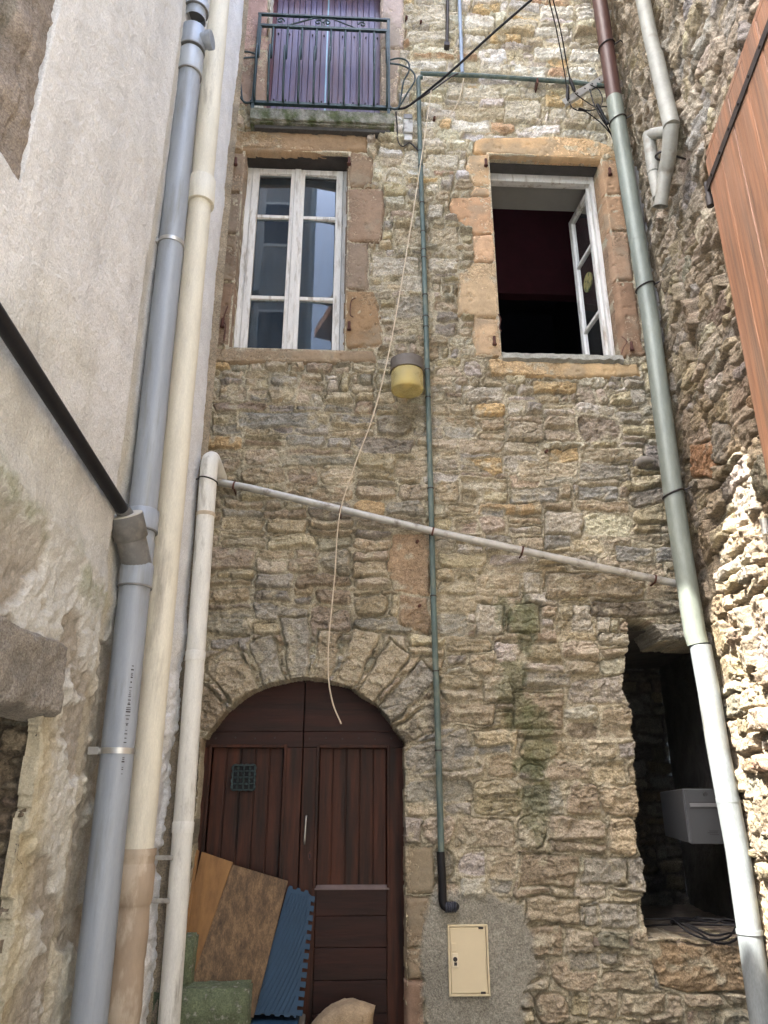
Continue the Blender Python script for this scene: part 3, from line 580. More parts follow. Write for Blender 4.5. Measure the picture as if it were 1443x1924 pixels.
def window_open():
    Yf = D + .16; fz1 = F(1015, 338, Yf).z
    m = MB(); t = .03; x0, x1 = w2L, w2R
    bx(m, x0, x0 + t, Yf, Yf + .06, w2B, w2T); bx(m, x1 - t, x1, Yf, Yf + .06, w2B, w2T); bx(m, x0 + t, x1 - t, Yf + .001, Yf + .06, fz1 - .02, w2T)
    bx(m, x0 + t, x1 - t, Yf + .001, Yf + .06, w2B, w2B + .03)
    win = m.build('window', M['white_paint'], house, bevel=.003)
    m2 = MB(); 
    # opened right sash, hinged on the right, swung into the room
    hinge = Vector((x1 - t - .012, Yf + .05, 0)); ang = math.radians(84); ln = .36; d = Vector((-math.cos(ang), math.sin(ang), 0)); nrm = Vector((math.sin(ang), math.cos(ang), 0))
    zt, zb = fz1 - .025, w2B + .04; st = .045; th = .035
    def seg(mm, a, b, z0, z1, o0=0, o1=th): mm.obox(hinge + d * a + nrm * o0 + Vector((0, 0, z0)), d * (b - a), nrm * (o1 - o0), (0, 0, z1 - z0))
    seg(m2, 0, st, zb, zt); seg(m2, ln - st, ln, zb, zt); seg(m2, st, ln - st, zt - st, zt, .001, th - .001); seg(m2, st, ln - st, zb, zb + st, .001, th - .001)
    h = zt - zb; cuts = [zt - h * .30, zt - h * .67]
    for z in cuts: seg(m2, st, ln - st, z - .012, z + .012, .004, th - .004)
    seg(m2, -.012, .0, zb, zt, -.01, th + .01)
    m2.build('sash', M['white_paint'], win, bevel=.002)
    lv = [zt - st, cuts[0], cuts[1], zb + st]
    for i in range(3):
        g = MB(); seg(g, st, ln - st, lv[i + 1], lv[i], th * .5, th * .5 + .003); g.build('pane', M['glass'], win)
    # round yellow paper sticker in the middle pane
    c = hinge + d * (ln * .5) + nrm * (th * .5 - .003) + Vector((0, 0, (lv[1] + lv[2]) / 2 + .06)); g = MB()
    P = [c + d * (.07 * math.cos(q)) + Vector((0, 0, .075 * math.sin(q))) for q in np.linspace(0, 2 * math.pi, 24, False)]
    g.prism(P, nrm * -.002); g.build('sticker', mat('sticker', (.35, .3, .12), var=.3, scale=30, bump=0, col2=(.04, .06, .03), c2scale=30, c2thr=(.45, .6)), win)
    # narrow edge of the left sash
window_open()
# upper shutters behind the railing
YS = D + .12
def purple_shutters():
    x0, x1 = bdL, bdR; xm = (x0 + x1) / 2 + .01; z0 = bdB - .02; z1 = 7.9
    for s, (a, b) in enumerate(((x0 + .03, xm - .004), (xm + .004, x1 - .0))):
        m = MB(); n = 9; wd = (b - a) / n
        for i in range(n): m.box((a + i * wd + .002, YS - (.004 if i % 2 else 0), z0), (a + (i + 1) * wd - .002, YS + .03, z1))
        m.box((a, YS + .03, z0), (b, YS + .045, z1))
        p = m.build('shutter', M['shutter_v'], house, bevel=.002)
        for zz in (6.55, 7.25):
            for i in range(0, n, 2):
                g = MB(); g.tube([(a + (i + .5) * wd, YS - .002, zz), (a + (i + .5) * wd, YS - .016, zz)], .005, 8); g.build('bolt', M['iron'], p)
    MB().box((xm - .006, YS + .0, z0), (xm + .006, YS + .02, z1)).build('cover_strip', mat('pale_blue', (.30, .48, .62), var=.1, rough=.4, bump=.1), house)
    MB().box((x0 - .01, YS, z0), (x0 + .028, YS + .05, z1)).build('door_frame', wood('frame_red', (.13, .05, .06), (.09, .04, .05)), house)
purple_shutters()

# ------------------------------------------------------------------ arched door
YD = D + .13
def door_leafs():
    zb = fuv(560, 1905)[1] - .15; zt = arcC[1] + arcR + .03
    def X(px, py=1500): return F(px, py, YD).x
    def Z(py): return F(600, py, YD).z
    xm = X(566); 
    for s, (a, b, pa, pb) in enumerate(((drL - .06, xm - .003, X(392), X(530)), (xm + .003, drR + .05, X(598), X(727)))):
        m = MB(); y0, y1 = YD, YD + .045; pt, pb_ = Z(1405), Z(1668)
        m.box((a, y0, zb), (pa, y1, pt)); m.box((pb, y0, zb + .0), (b, y1, pt)); 
        dr = m.build('door', M['door'], house, bevel=.003)
        zs = [pt, Z(1375), zt]
        for i in range(2): MB().box((a, y0 - .001 + .0012 * i, zs[i] + .0008), (b, y1, zs[i + 1])).build('rail', M['door_h'], dr, bevel=.003)
        m = MB()
        zc = pb_; hs = [0, .13, .27, .41, .55, .75, 1.0]
        zz = [pb_ - k for k in hs if pb_ - k > zb] + [zb]
        for i in range(len(zz) - 1): m.box((pa + .0015, y0 + .001 * (i % 2), zz[i + 1] + .002), (pb - .0015, y1, zz[i]))
        m.box((pa, y1 - .004, zb), (pb, y1 + .006, pb_)); m.build('lower_boards', M['door_h'], dr, bevel=.003)
        m = MB(); n = 5; wd = (pb - pa) / n
        for i in range(n): m.box((pa + i * wd + .003, y0 + .026, pb_), (pa + (i + 1) * wd - .003, y0 + .042, pt))
        m.box((pa, y0 + .036, pb_), (pb, y1 - .002, pt)); m.build('panel', M['door'], dr, bevel=.004)
        m = MB(); q = .016
        m.box((pa, y0 - .012, pt - .001), (pb, y0 + .026, pt + q)); m.box((pa - q, y0 - .012, pb_), (pa, y0 + .026, pt + q)); m.box((pb, y0 - .012, pb_), (pb + q, y0 + .026, pt + q))
        m.build('moulding', M['door'], dr, bevel=.003)
        zn = Z(1388)
        for i in range(7 if s else 4):
            x = a + .03 + (b - a - .05) * (i / (6.0 if s else 5.) + (0 if s else .15)); m = MB(); m.tube([(x, y0 + .002, zn + .004 * (i % 2)), (x, y0 - .007, zn + .004 * (i % 2))], .005, 8); m.build('nail', M['iron'], dr)
        if s: # paler bottom bevel, handle, keyhole
            MB().prism([(pa - .006, y0 - .008, pb_ - .004), (pb + .012, y0 - .008, pb_ - .004), (pb, y0 + .018, pb_ + .012), (pa + .006, y0 + .018, pb_ + .012)], (0, 0, -.006)).build('bottom_bead', mat('pale_bead', (.16, .12, .11), var=.3, bump=.3), dr)
            hx = X(575, 1560); g = MB(); g.tube(smooth([(hx, y0, Z(1533)), (hx - .001, y0 - .02, Z(1537)), (hx - .003, y0 - .026, Z(1560)), (hx - .005, y0 - .02, Z(1580)), (hx - .006, y0 - .004, Z(1586))]), .0045, 8); g.build('handle', M['steel'], dr)
            kx = X(582, 1608); g = MB(); g.prism([(kx + .01 * math.cos(t) * .8, y0 - .003, Z(1608) + .022 * math.sin(t)) for t in np.linspace(0, 6.28, 14, False)], (0, .003, 0)); g.build('keyhole_plate', M['rust'], dr)
            g = MB(); g.box((kx - .004, y0 - .0045, Z(1608) - .012), (kx + .004, y0 - .003, Z(1608) + .01)); g.build('keyhole', M['dark'], dr)
        else:
            gx0, gx1, gz0, gz1 = X(436, 1460), X(479, 1460), Z(1485), Z(1437); g = MB(); yy = y0 - .004
            g.box((gx0, yy, gz0), (gx0 + .006, yy + .02, gz1)); g.box((gx1 - .006, yy, gz0), (gx1, yy + .02, gz1)); g.box((gx0, yy, gz0), (gx1, yy + .02, gz0 + .006)); g.box((gx0, yy, gz1 - .006), (gx1, yy + .02, gz1))
            cw = (gx1 - gx0) / 4
            for i in range(4):
                for j in range(4):
                    c = (gx0 + cw * (i + .5), yy + .005, gz0 + (gz1 - gz0) * (j + .5) / 4)
                    g.tube([(c[0] + cw * .62 * math.cos(t), c[1], c[2] + cw * .62 * math.sin(t)) for t in np.linspace(0, 6.283, 12, False)], .0028, 5, closed=True)
            g.build('grille', M['green_iron'], dr)
            g = MB(); g.box((gx0, y0 + .012, gz0), (gx1, y0 + .0165, gz1)); g.build('grille_backing', M['dark'], dr)
door_leafs()

MB().box((w1L - .05, D + .022, w1T - .004), (w1R + .05, D + .29, w1T + .05)).build('inner_lintel', mat('dark_soffit', (.035, .03, .027), var=.4, bump=.6), house)  # near-black strip lining the underside of the window head
MB().box((w2L - .03, D + .07, w2T - .006), (w2R + .03, D + .158, w2T + .03)).build('inner_lintel', M['slab_dark'], house)
# hinge pins, rusty
for (px, py, s) in ((656, 302, 1), (656, 612, 1), (443, 303, -1), (418, 606, -1), (913, 305, -1), (929, 640, -1), (1146, 322, 1), (1187, 650, 1)):
    p = F(px, py, D - .03); g = MB()
    g.tube([p + Vector((0, 0, -.028)), p + Vector((0, 0, .03))], .010, 8); g.box((p.x - .010, p.y, p.z - .03), (p.x + .010, D + .03, p.z - .006)); g.tube([p + Vector((0, 0, -.032)), p + Vector((0, 0, -.024))], .015, 8)
    g.build('hinge_pin', M['rust'], house, bevel=.001)
for (px, py) in ((783, 1018), (787, 1138), (763, 40), (790, 48), (1024, 850), (815, 228)):
    p = F(px, py); g = MB(); g.tube([p + Vector((0, .02, 0)), p + Vector((0, -.05, -.012))], .009, 10); g.build('iron_pin', M['rust'], house)
p = F(1203, 872); g = MB(); g.tube(smooth([p + Vector((-.02, .04, -.03)), p + Vector((-.03, -.03, -.012)), p + Vector((-.005, -.06, 0)), p + Vector((.05, -.06, -.002)), p + Vector((.055, -.058, -.006))]), [.02] * 8 + [.023] * 8 + [.02] * 9, 12); g.build('stone_hook', mat('hook_stone', (.22, .2, .17), var=.2, bump=.5), house)

# ------------------------------------------------------------------ balcony
YB = D - .095
sx0, sx1 = F(470, 215, YB).x, F(741, 222, YB).x; sz1, sz0 = F(600, 206, YB).z, F(600, 227, YB).z
bal = MB(); nx = 60
prof = [(D + .05, sz1), (YB + .006, sz1), (YB, sz1 - .008), (YB, sz0 + .006), (YB + .006, sz0), (YB + .018, sz0 - .001), (YB + .02, sz0 - .012), (YB + .035, sz0 - .014), (YB + .06, sz0 - .018), (YB + .075, sz0 - .03), (YB + .09, sz0 - .034), (D + .05, sz0 - .034)]
V = []
for i in range(nx + 1):
    x = sx0 + (sx1 - sx0) * i / nx
    for (y, z) in prof: V.append((x, y + random.uniform(-.003, .003), z + random.uniform(-.003, .003)))
n = len(prof); fs = [(i * n + j, i * n + j + 1, (i + 1) * n + j + 1, (i + 1) * n + j) for i in range(nx) for j in range(n - 1)] + [tuple(range(n))[::-1], tuple(range(nx * n, nx * n + n))]
bal.add(V, fs, False); slab = bal.build('balcony', M['mossy_slab'], house)
m = MB(); m.box((sx0 + .03, YB + .04, sz0 - .042), (sx1 - .03, D + .03, sz0 - .012)); m.build('balcony_moulding', M['slab_dark'], slab)
def balcony_rail():
    Yr = YB + .02; r = .0085
    xl, xr = F(481, 120, Yr).x, F(730, 120, Yr).x; zt, z2, zb = F(600, 32, Yr).z, F(600, 53, Yr).z, F(600, 198, Yr).z
    m = MB(); m.box((xl - .014, Yr - .011, zt - .009), (xr + .014, Yr + .011, zt + .009)); m.box((xl - .010, Yr - .011, z2 - .012), (xr + .010, Yr + .011, z2 + .012)); m.box((xl - .02, Yr - .014, zb - .012), (xr + .02, Yr + .014, zb + .012))
    for x in (xl, xr): m.box((x - .011, Yr - .0105, sz1 - .0), (x + .011, Yr + .0105, zt - .009))
    m.build('railing', M['green_iron'], slab, bevel=.002)
    za = F(600, 113, Yr).z; nb = 10
    for i in range(nb):
        x = xl + (xr - xl) * i / (nb - 1); b = MB(); x += .0 if 0 < i < nb - 1 else (.014 if i == 0 else -.014)
        P = smooth([(x, Yr, z2), (x, Yr, za + .09), (x, Yr, za + .02), (x, Yr - .015, za - .012), (x, Yr - .05, za - .006), (x, Yr - .075, za + .018), (x, Yr - .095, za + .012), (x, Yr - .105, za - .03), (x, Yr - .105, za - .12), (x, Yr - .085, za - .22), (x, Yr - .045, zb + .03), (x, Yr, zb)], 4)
        b.tube(P, r, 8); b.build('baluster', M['green_iron'], slab)
    for sgn, x in ((1, xr), (-1, xl)):
        b = MB()
        for (dx, zt_, dy) in ((.15, za + .0, 0), (.19, za - .10, -.03)):
            b.tube(smooth([(x, Yr, za + (.03 if dy == 0 else 0)), (x + sgn * dx * .5, Yr - .02, za + .03 if dy == 0 else za - .04), (x + sgn * dx * .92, Yr - .03, zt_ - .01), (x + sgn * dx, Yr - .03, zt_ - .10), (x + sgn * dx * .72, Yr - .02, zt_ - .21), (x + sgn * .07, Yr, zb + .012), (x, Yr, zb + .004)], 6), .0065, 8)
        b.build('side_scroll', M['green_iron'], slab)
    for cx, sg in ((F(527, 40, Yr).x, 1), (F(598, 42, Yr).x, 1), (F(615, 43, Yr).x, -1), (F(681, 44, Yr).x, -1)):
        b = MB(); zc = (zt + z2) / 2; b.tube([(cx + sg * (.030 - .0022 * k) * math.cos(k * .62), Yr, zc + (.030 - .0022 * k) * math.sin(k * .62)) for k in range(13)], .0058, 6); b.build('scroll', M['green_iron'], slab)
    b = MB(); zc = (zt + z2) / 2
    b.tube([(F(540, 42, Yr).x, Yr, z2 + .012), (F(590, 40, Yr).x, Yr, zt - .014), (F(603, 42, Yr).x, Yr, zt - .02), (F(606, 46, Yr).x, Yr, z2 + .01)], .0065, 6)
    b.tube([(F(672, 42, Yr).x, Yr, z2 + .012), (F(624, 40, Yr).x, Yr, zt - .014), (F(611, 42, Yr).x, Yr, zt - .02), (F(608, 46, Yr).x, Yr, z2 + .01)], .005, 6); b.build('scroll_bar', M['green_iron'], slab)
balcony_rail()

# ================================================================== LEFT HOUSE
lh = thing('plaster_house', LL.pt(1, 0, -.4), 'tall house with grey white peeling plaster wall filling the left side', 'house')
UCUT, VCUT = 1.93, 5.1  # wall cut away above view to let the sunbeam through
UE = .25
us = np.arange(UE, 2.75, .007); vv = np.arange(-.1, 7.8, .007); U, V = np.meshgrid(us.astype(np.float32), vv.astype(np.float32))
gu = LL.uv(250, 1130)[0]
n1 = fbm(U * 1.5, V * 1.5, 201, 4); n2 = fbm(U * 8, V * 8, 202, 4, .6); n3 = fbm(U * 30, V * 30, 203, 3, .6)
pA = [LL.uv(0, 880), LL.uv(60, 950), LL.uv(130, 1020), LL.uv(215, 1120)]
# damage grows below a diagonal weathering line
zl = np.interp(-U, [-p[0] for p in pA][::1] if pA[0][0] > pA[-1][0] else [p[0] for p in pA], [p[1] for p in pA])
zl = np.interp(U, sorted([p[0] for p in pA]), [p[1] for p in sorted(pA)])
below = sstep(.15, -.25, V - zl + n1 * .12)
dmg = below * sstep(.05, .45, fbm(U * 3.2, V * 3.2, 204, 4) + .25)
damg = sstep(.26, .42, fbm(U * 5, V * 5, 207, 5) * .9 + below * .18 + .07) * below
H = n1 * .02 + n2 * .004 + n3 * .0028 + .0016 * fbm(U * 60, V * 60, 211, 2) + below * (n2 * .012 + n3 * .006 + .004 * fbm(U * 60, V * 60, 209, 2)) - damg * (.022 + .012 * n2) + np.clip(1 - np.abs(V - zl + .02 * n2) / .12, 0, 1) * .02
cA = np.array([.64, .635, .615]); cB = np.array([.50, .495, .455]); cY = np.array([.56, .53, .42]); cG = np.array([.19, .21, .11]); cD = np.array([.30, .265, .215])
k = sstep(-.3, .5, n1 + (3.6 - V) * .35)[..., None]; COL = cA * (1 - k) + cB * k
vst = fbm(U * 9, V * .8, 205, 4)
COL = COL * (1 + .14 * vst + .10 * n1 + .08 * n2)[..., None]
k = (sstep(.1, .55, fbm(U * 3, V * 1.2, 206, 3)) * sstep(3.6, 2.6, V))[..., None] * .75; COL = COL * (1 - k) + cY * k * (1 + .12 * n2)[..., None]
k = (np.clip(1 - np.abs(V - zl + .05) / .14, 0, 1) * sstep(-.1, .3, n2) * .65)[..., None]; COL = COL * (1 - k) + cG * k
k = (damg * .8)[..., None]; COL = COL * (1 - k) + cD * k * (1 + .4 * n3)[..., None]
# groove beside the grey pipe, pipe niche and proud corner strip
g0, g1 = LL.uv(222, 1100)[0], LL.uv(206, 1100)[0]
H = H - .035 * sstep(g1 + .05, g1 - .02, U) * (1 - .0 * V); k = (sstep(g1 + .06, g1 + .02, U) * sstep(g0 - .03, g0 + .01, U))[..., None]; COL = COL * (1 - .55 * k) + .55 * k * np.array([.47, .43, .33])  # groove strip tinted beige for its shadow side
H = H + .076 * sstep(.78, .30, U)
k = sstep(.62, .5, U)[..., None]; COL = COL * (1 - .7 * k) + .7 * k * np.array([.76, .77, .78]) * (1 + .1 * vst + .12 * n2)[..., None]  # white plaster strip, whitened further to stand in for its light
# openings in the left wall: low dark opening, upper stone window
oU = [LL.uv(85, 1345)[0]]; oB = LL.uv(85, 1345)
low = (U > oB[0] + fbm(U * 9, V * 9, 220, 4) * .03) & (V < oB[1] - .0)
uC = LL.uv(42, 338); rl = LL.uv(105, 0)
up = (U > uC[0]) & (V > uC[1])
k = (sstep(.16, .0, U - oB[0] + .14 + n2 * .05) * 0)[..., None]
ed = np.exp(-((U - oB[0] + .03) / .10) ** 2) * (V < oB[1] + .05); k = (ed * .7)[..., None]; COL = COL * (1 - k) + k * np.array([.45, .385, .235]) * (1 + .15 * n2)[..., None]
hole = low | up | ((U > UCUT) & (V > VCUT))
fm = ~(hole[:-1, :-1] | hole[1:, 1:] | hole[1:, :-1] | hole[:-1, 1:])
fm[vv[:-1] > 7.75, :] = False
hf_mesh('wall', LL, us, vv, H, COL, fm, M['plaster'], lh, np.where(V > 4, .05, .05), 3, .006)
FJ = Frame(LL.pt(oB[0] - .012, 0, 0), -LL.dn, LL.du); a = np.arange(.02, .5, .008); b = np.arange(-.1, oB[1] + .05, .008)
_, _, Hj, Cj = rubble(a, b, 43, lambda x, z: (.05, .14, .2), lambda x, z: dict(grey=2, tan=2, brown=3, dgrey=2), (), mortar=(.25, .2, .14), proud=.05, relief=2)
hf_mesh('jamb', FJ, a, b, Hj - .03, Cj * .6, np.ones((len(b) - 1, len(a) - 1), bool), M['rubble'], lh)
# inner rough stone of the low opening
a = np.arange(oB[0] - .3, 2.75, .014); b = np.arange(-.1, oB[1] + .2, .014)
LI = Frame(LL.pt(0, 0, -.50), LL.du, LL.dn)
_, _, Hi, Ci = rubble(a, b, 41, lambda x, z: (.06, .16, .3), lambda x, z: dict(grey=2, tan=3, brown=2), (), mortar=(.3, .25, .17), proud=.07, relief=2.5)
hf_mesh('opening_back', LI, a, b, Hi, Ci * .5, np.ones((len(b) - 1, len(a) - 1), bool), M['rubble'], lh)  # stone colours darkened to deepen the shade inside the opening
# lintel stone of that opening: proud block
c0, c1, c2 = LL.uv(115, 1215), LL.uv(100, 1342), LL.uv(0, 1160)
P = [(c0[0], c0[1]), (c0[0] + .9, c0[1]), (c0[0] + .9, c1[1] - .01), (c0[0] + .0, c1[1] - .01)]
xs = np.arange(c0[0] - .02, c0[0] + .95, .01); ys = np.arange(c1[1] - .03, c0[1] + .03, .01); Ug, Vg = np.meshgrid(xs, ys)
sd = poly_sdf(Ug + fbm(Ug * 12, Vg * 12, 230, 4) * .012, Vg + fbm(Ug * 12, Vg * 12, 231, 4) * .012, P); n = fbm(Ug * 10, Vg * 10, 232, 4)
h = .035 + n * .014 + .004 * fbm(Ug * 50, Vg * 50, 233, 2) - (1 - np.clip(-sd / .012, 0, 1)) ** 2 * .014 - np.clip(sd / .02, 0, 1) * .1; f = sd < .03
hf_mesh('lintel', LL, xs, ys, h, np.array([.24, .22, .19])[None, None] * (1 + .3 * n)[..., None], (f[:-1, :-1] & f[1:, 1:]), M['rubble'], lh)
MB().obox(LL.pt(c0[0] + .01, c1[1] + .004, -.38), LL.du * .9, LL.dn * .40, (0, 0, .03)).build('lintel_soffit', M['slab_dark'], lh)
# upper window surround stone
xs = np.arange(uC[0] - .002, 2.75, .012); ys = np.arange(uC[1] - .002, 7.8, .012); Ug, Vg = np.meshgrid(xs, ys); n = fbm(Ug * 7, Vg * 7, 240, 5, .6)
st = np.clip(1 - np.abs(Ug - uC[0] - .12 - (Vg - uC[1]) * .02) / .03, 0, 1)
ys = ys[ys < 5.1] if ys[0] < 5 else ys; xs_ok = True
Ug, Vg = np.meshgrid(xs, ys); n = fbm(Ug * 7, Vg * 7, 240, 5, .6)
hf_mesh('window_surround', LL, xs, ys, -.02 + n * .03 + .004 * fbm(Ug * 40, Vg * 40, 242, 2) - .02 * np.exp(-((Ug - uC[0] - .09 + .03 * n) / .008) ** 2) - sstep(uC[0] + .16, uC[0] + .2, Ug) * .02, np.array([.235, .20, .165])[None, None] * (1 + .5 * n)[..., None] * np.where(sstep(uC[0] + .16, uC[0] + .2, Ug)[..., None] > .5, np.array([.75, .8, .8]), np.array([1, 1, 1])), np.ones((len(ys) - 1, len(xs) - 1), bool), M['rubble'], lh)
# body of the house
MB().obox(LL.pt(-.35, 7.7, -.02), LL.du * 2.28, -LL.dn * 3, (0, 0, 4.6)).build('upper_wall', mat('plaster_plain', (.5, .47, .42), var=.15, scale=3, rough=.9, bump=.4), lh)
MB().obox(LL.pt(-.35, -.2, -.45), LL.du * .585, LL.dn * .40, (0, 0, 7.9)).build('corner_wall', mat('corner_stone', (.25, .2, .15), var=.3, scale=9, rough=.9, bump=1, bdist=.01), lh)
g = MB(); g.obox(LL.pt(-.35, -.2, -.6), LL.du * 3.1, -LL.dn * .15, (0, 0, VCUT + .2)); g.obox(LL.pt(-.35, VCUT, -.6), LL.du * (UCUT + .35), -LL.dn * .15, (0, 0, 7.8 - VCUT)); g.build('inner_wall', M['dark'], lh)
MB().obox(LL.pt(-.5, 12.3, .35), LL.du * 2.42, -LL.dn * 3.6, (0, 0, .16)).build('roof', M['roof'], lh)
# end face (return toward the stone house)
a = np.arange(0, .5, .01); b = np.arange(-.1, 7.75, .01)
FE = Frame(LL.pt(UE + .004, 0, .078), -LL.dn, -LL.du); Ug, Vg = np.meshgrid(a, b); n = fbm(Ug * 9, Vg * 9, 250, 4)
hf_mesh('wall_end', FE, a, b, n * .012, np.array([.3, .25, .18])[None, None] * (1 + .3 * n)[..., None], np.ones((len(b) - 1, len(a) - 1), bool), M['rubble'], lh)

# ================================================================== RIGHT HOUSE
rh = thing('rough_stone_house', RR.pt(1, 0, -.4), 'house with a rough rubble side wall and orange brown shutter along the right side', 'house')
us = np.arange(-.05, 2.9, .006); vv = np.arange(-.1, 7.8, .006)
def r_pal(x, z):
    if z > 4: return dict(tan=4, brown=2, grey=2, sand=2, dgrey=.5)
    return dict(sand=3, tan=3, grey=2.5, brown=1.5, pale=2, pink=.3)
ex = []
for q, c in (((1282, 770, 1300, 870), 'brown'), ((1298, 832, 1340, 900), (.34, .19, .10)), ((1335, 790, 1362, 870), 'grey')):
    ex.append(([RR.uv(q[0], q[1]), RR.uv(q[2], q[1]), RR.uv(q[2], q[3]), RR.uv(q[0], q[3])], c, 'mix', .03))
def r_smear(U, V):
    return sstep(4.6, 5.8, V + .6 * fbm(U * 2, V * 1.2, 401, 3)) * .045 + np.clip(fbm(U * 3, V * 3, 402, 3), 0, 1) * .04
def r_rec(U, V, CC, low, med):
    k = sstep(.25, .55, fbm(U * 2.2, V * .9, 403, 4) + .1 * (V - 5))[..., None] * .45; CC[:] = CC * (1 - k) + np.array([.30, .23, .16], np.float32) * k * (1 + .2 * med)[..., None]
    return CC
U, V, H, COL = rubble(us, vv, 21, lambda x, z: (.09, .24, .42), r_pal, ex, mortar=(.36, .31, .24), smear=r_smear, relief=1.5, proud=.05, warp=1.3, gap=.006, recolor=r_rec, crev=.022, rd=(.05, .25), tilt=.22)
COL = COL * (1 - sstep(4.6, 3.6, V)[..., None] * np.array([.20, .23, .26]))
H = H + fbm(U * 7, V * 4, 410, 4, .5) * .03
H -= .02; H *= .35 + .65 * sstep(.05, .45, U)
# niche of the shutter window
sc0 = RR.uv(1330, 350, .06); shU, shT = sc0
hole = (U > shU + .06) & (V < shT + .12) & (V > shT - 2.0)
flat = sstep(.14, .04, np.abs(np.maximum(np.maximum(shU + .0 - U, V - shT - .1), shT - 2.2 - V)))
fm = ~(hole[:-1, :-1] | hole[1:, 1:])
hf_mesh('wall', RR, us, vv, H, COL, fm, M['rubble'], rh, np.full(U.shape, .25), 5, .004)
MB().obox(RR.pt(shU - .1, shT - 2.1, -.26), RR.du * 1.8, -RR.dn * .05, (0, 0, 2.4)).build('recess_back', M['dark'], rh)
MB().obox(RR.pt(-.3, 7.7, .0), RR.du * 6.5, -RR.dn * 3, (0, 0, 1.3)).build('upper_wall', mat('right_upper', (.48, .46, .42), var=.3, scale=6, rough=.9, bump=.8), rh)
MB().obox(RR.pt(-.3, -.2, -.5), RR.du * 6.5, -RR.dn * .2, (0, 0, 8)).build('inner_wall', M['dark'], rh)
MB().obox(RR.pt(2.88, -.2, -.02), RR.du * 3.3, -RR.dn * .3, (0, 0, 8)).build('side_wall', mat('right_side', (.48, .46, .42), var=.3, scale=6, rough=.9, bump=.8), rh)
MB().obox(RR.pt(-.5, 8.95, .25), RR.du * 6.9, -RR.dn * 3.4, (0, 0, .16)).build('roof', M['roof'], rh)
# the shutter
def right_shutter():
    off = .07; T = lambda px, py: RR.uv(px, py, off + .03)
    u0, vt = T(1325, 303); ln = 1.25; hgt = 2.35
    par = rh; n = 7; wd = ln / n; m = MB()
    for i in range(n):
        m.obox(RR.pt(u0 + i * wd + .0025, vt - hgt, off + (.002 if i % 2 else 0)), RR.du * (wd - .005), RR.dn * .03, (0, 0, hgt + .0))
    m.obox(RR.pt(u0, vt - hgt, off - .006), RR.du * ln, RR.dn * .006, (0, 0, hgt))
    s = m.build('shutter', M['shutter_o'], par, bevel=.004)
    g = MB(); z = vt - .10
    g.obox(RR.pt(u0 + .02, vt + .0, off - .004), RR.du * (ln - .02), RR.dn * .034, (0, 0, .03)); g.build('top_rail', M['shutter_o'], s, bevel=.003)
    zz = T(1340, 318)[1]
    for z in (vt - .16, vt - 1.9):
        g = MB(); g.obox(RR.pt(u0 - .03, z, off + .032), RR.du * .95, RR.dn * .006, (0, 0, .04)); g.tube([RR.pt(u0 - .035, z - .02, off + .03), RR.pt(u0 - .035, z + .06, off + .03)], .013, 10)
        for i in range(7): g.tube([RR.pt(u0 + .06 + i * .13, z + .02, off + .036), RR.pt(u0 + .06 + i * .13, z + .02, off + .044)], .007, 8)
        g.build('strap_hinge', M['iron'], s)
        g = MB(); g.tube([RR.pt(u0 - .035, z - .08, off + .03), RR.pt(u0 - .035, z - .02, off + .03)], .017, 12); g.build('hinge_pin', M['iron'], s)
right_shutter()
p = RR.hit(1437, 990, .07); g = MB(); g.tube([p + Vector((0, 0, -.035)), p + Vector((0, 0, .035))], .016, 14); g.tube([p, p - RR.dn * .1], .007, 8); g.build('hinge_socket', M['galv'], rh)

# ================================================================== wall added to block the sun, and house behind the camera (shape the daylight)
def backp(p):         # lit point followed back along the sunbeam to the plane of the added wall
    t = (p.x + 1.55) / SUN.x; q = p - SUN * t; return q.y, q.z
back = lambda px, py: backp(RR.hit(px, py, .03))
backf = lambda px, py: backp(F(px, py, 3.97))
sun_blocker = thing('sun_blocking_wall', (-1.6, -1, 0), 'added unseen wall with one opening cut to shape the sun patch, left of the viewer', 'wall')  # unseen, added to block and shape the sunbeam
zl_ = RR.hit(1443, 985, .03).z
hp = [back(1366, 735), back(1392, 742), back(1415, 880), back(1436, 990), backp(RR.pt(2.9, zl_, .03)), backp(RR.pt(2.9, .6, .03)), backp(RR.pt(.6, .7, .03)), backf(1400, 1752), backf(1340, 1752), backf(1283, 1208), back(1318, 1190), back(1332, 1060), back(1350, 900)]
FRU = Frame((-1.55, 0, 0), (0, 1, 0), (1, 0, 0))
a = np.arange(-1.3, 2.4, .04); b = np.arange(0, 13.2, .04); Ug, Vg = np.meshgrid(a, b); sd = poly_sdf(Ug + .04 * fbm(Ug * 5, Vg * 5, 260, 3), Vg + .04 * fbm(Ug * 5, Vg * 5, 261, 3), hp); hole = sd < 0
topz = 13.1; fm = ~(hole[:-1, :-1] | hole[1:, 1:]) & (Vg[:-1, :-1] < topz)
hf_mesh('wall', FRU, a, b, .02 * fbm(Ug * 4, Vg * 4, 262, 3), np.broadcast_to(np.array([.50, .48, .44]), Ug.shape + (3,)).copy(), fm, M['plaster'], sun_blocker, np.full(Ug.shape, .12), 2)
opp = thing('opposite_house', (0, -7.4, 0), 'pale plastered house facing the alley from behind the viewer', 'house')
PLM = mat('opp_plaster', (.22, .215, .21), var=.2, scale=2, rough=.9, bump=.3)
MB().box((-3.4, -9.5, 0), (1.36, -7.4, 23)).build('wall', PLM, opp)
MB().box((-3.6, -9.6, 23), (1.5, -7.1, 23.2)).build('roof', M['roof'], opp)
MB().box((1.37, -9.4, 0), (9, -7.5, 8.5)).build('side_wing', PLM, opp)
MB().box((-9, -9.4, 0), (-3.41, -7.5, 7.0)).build('low_wing', PLM, opp)
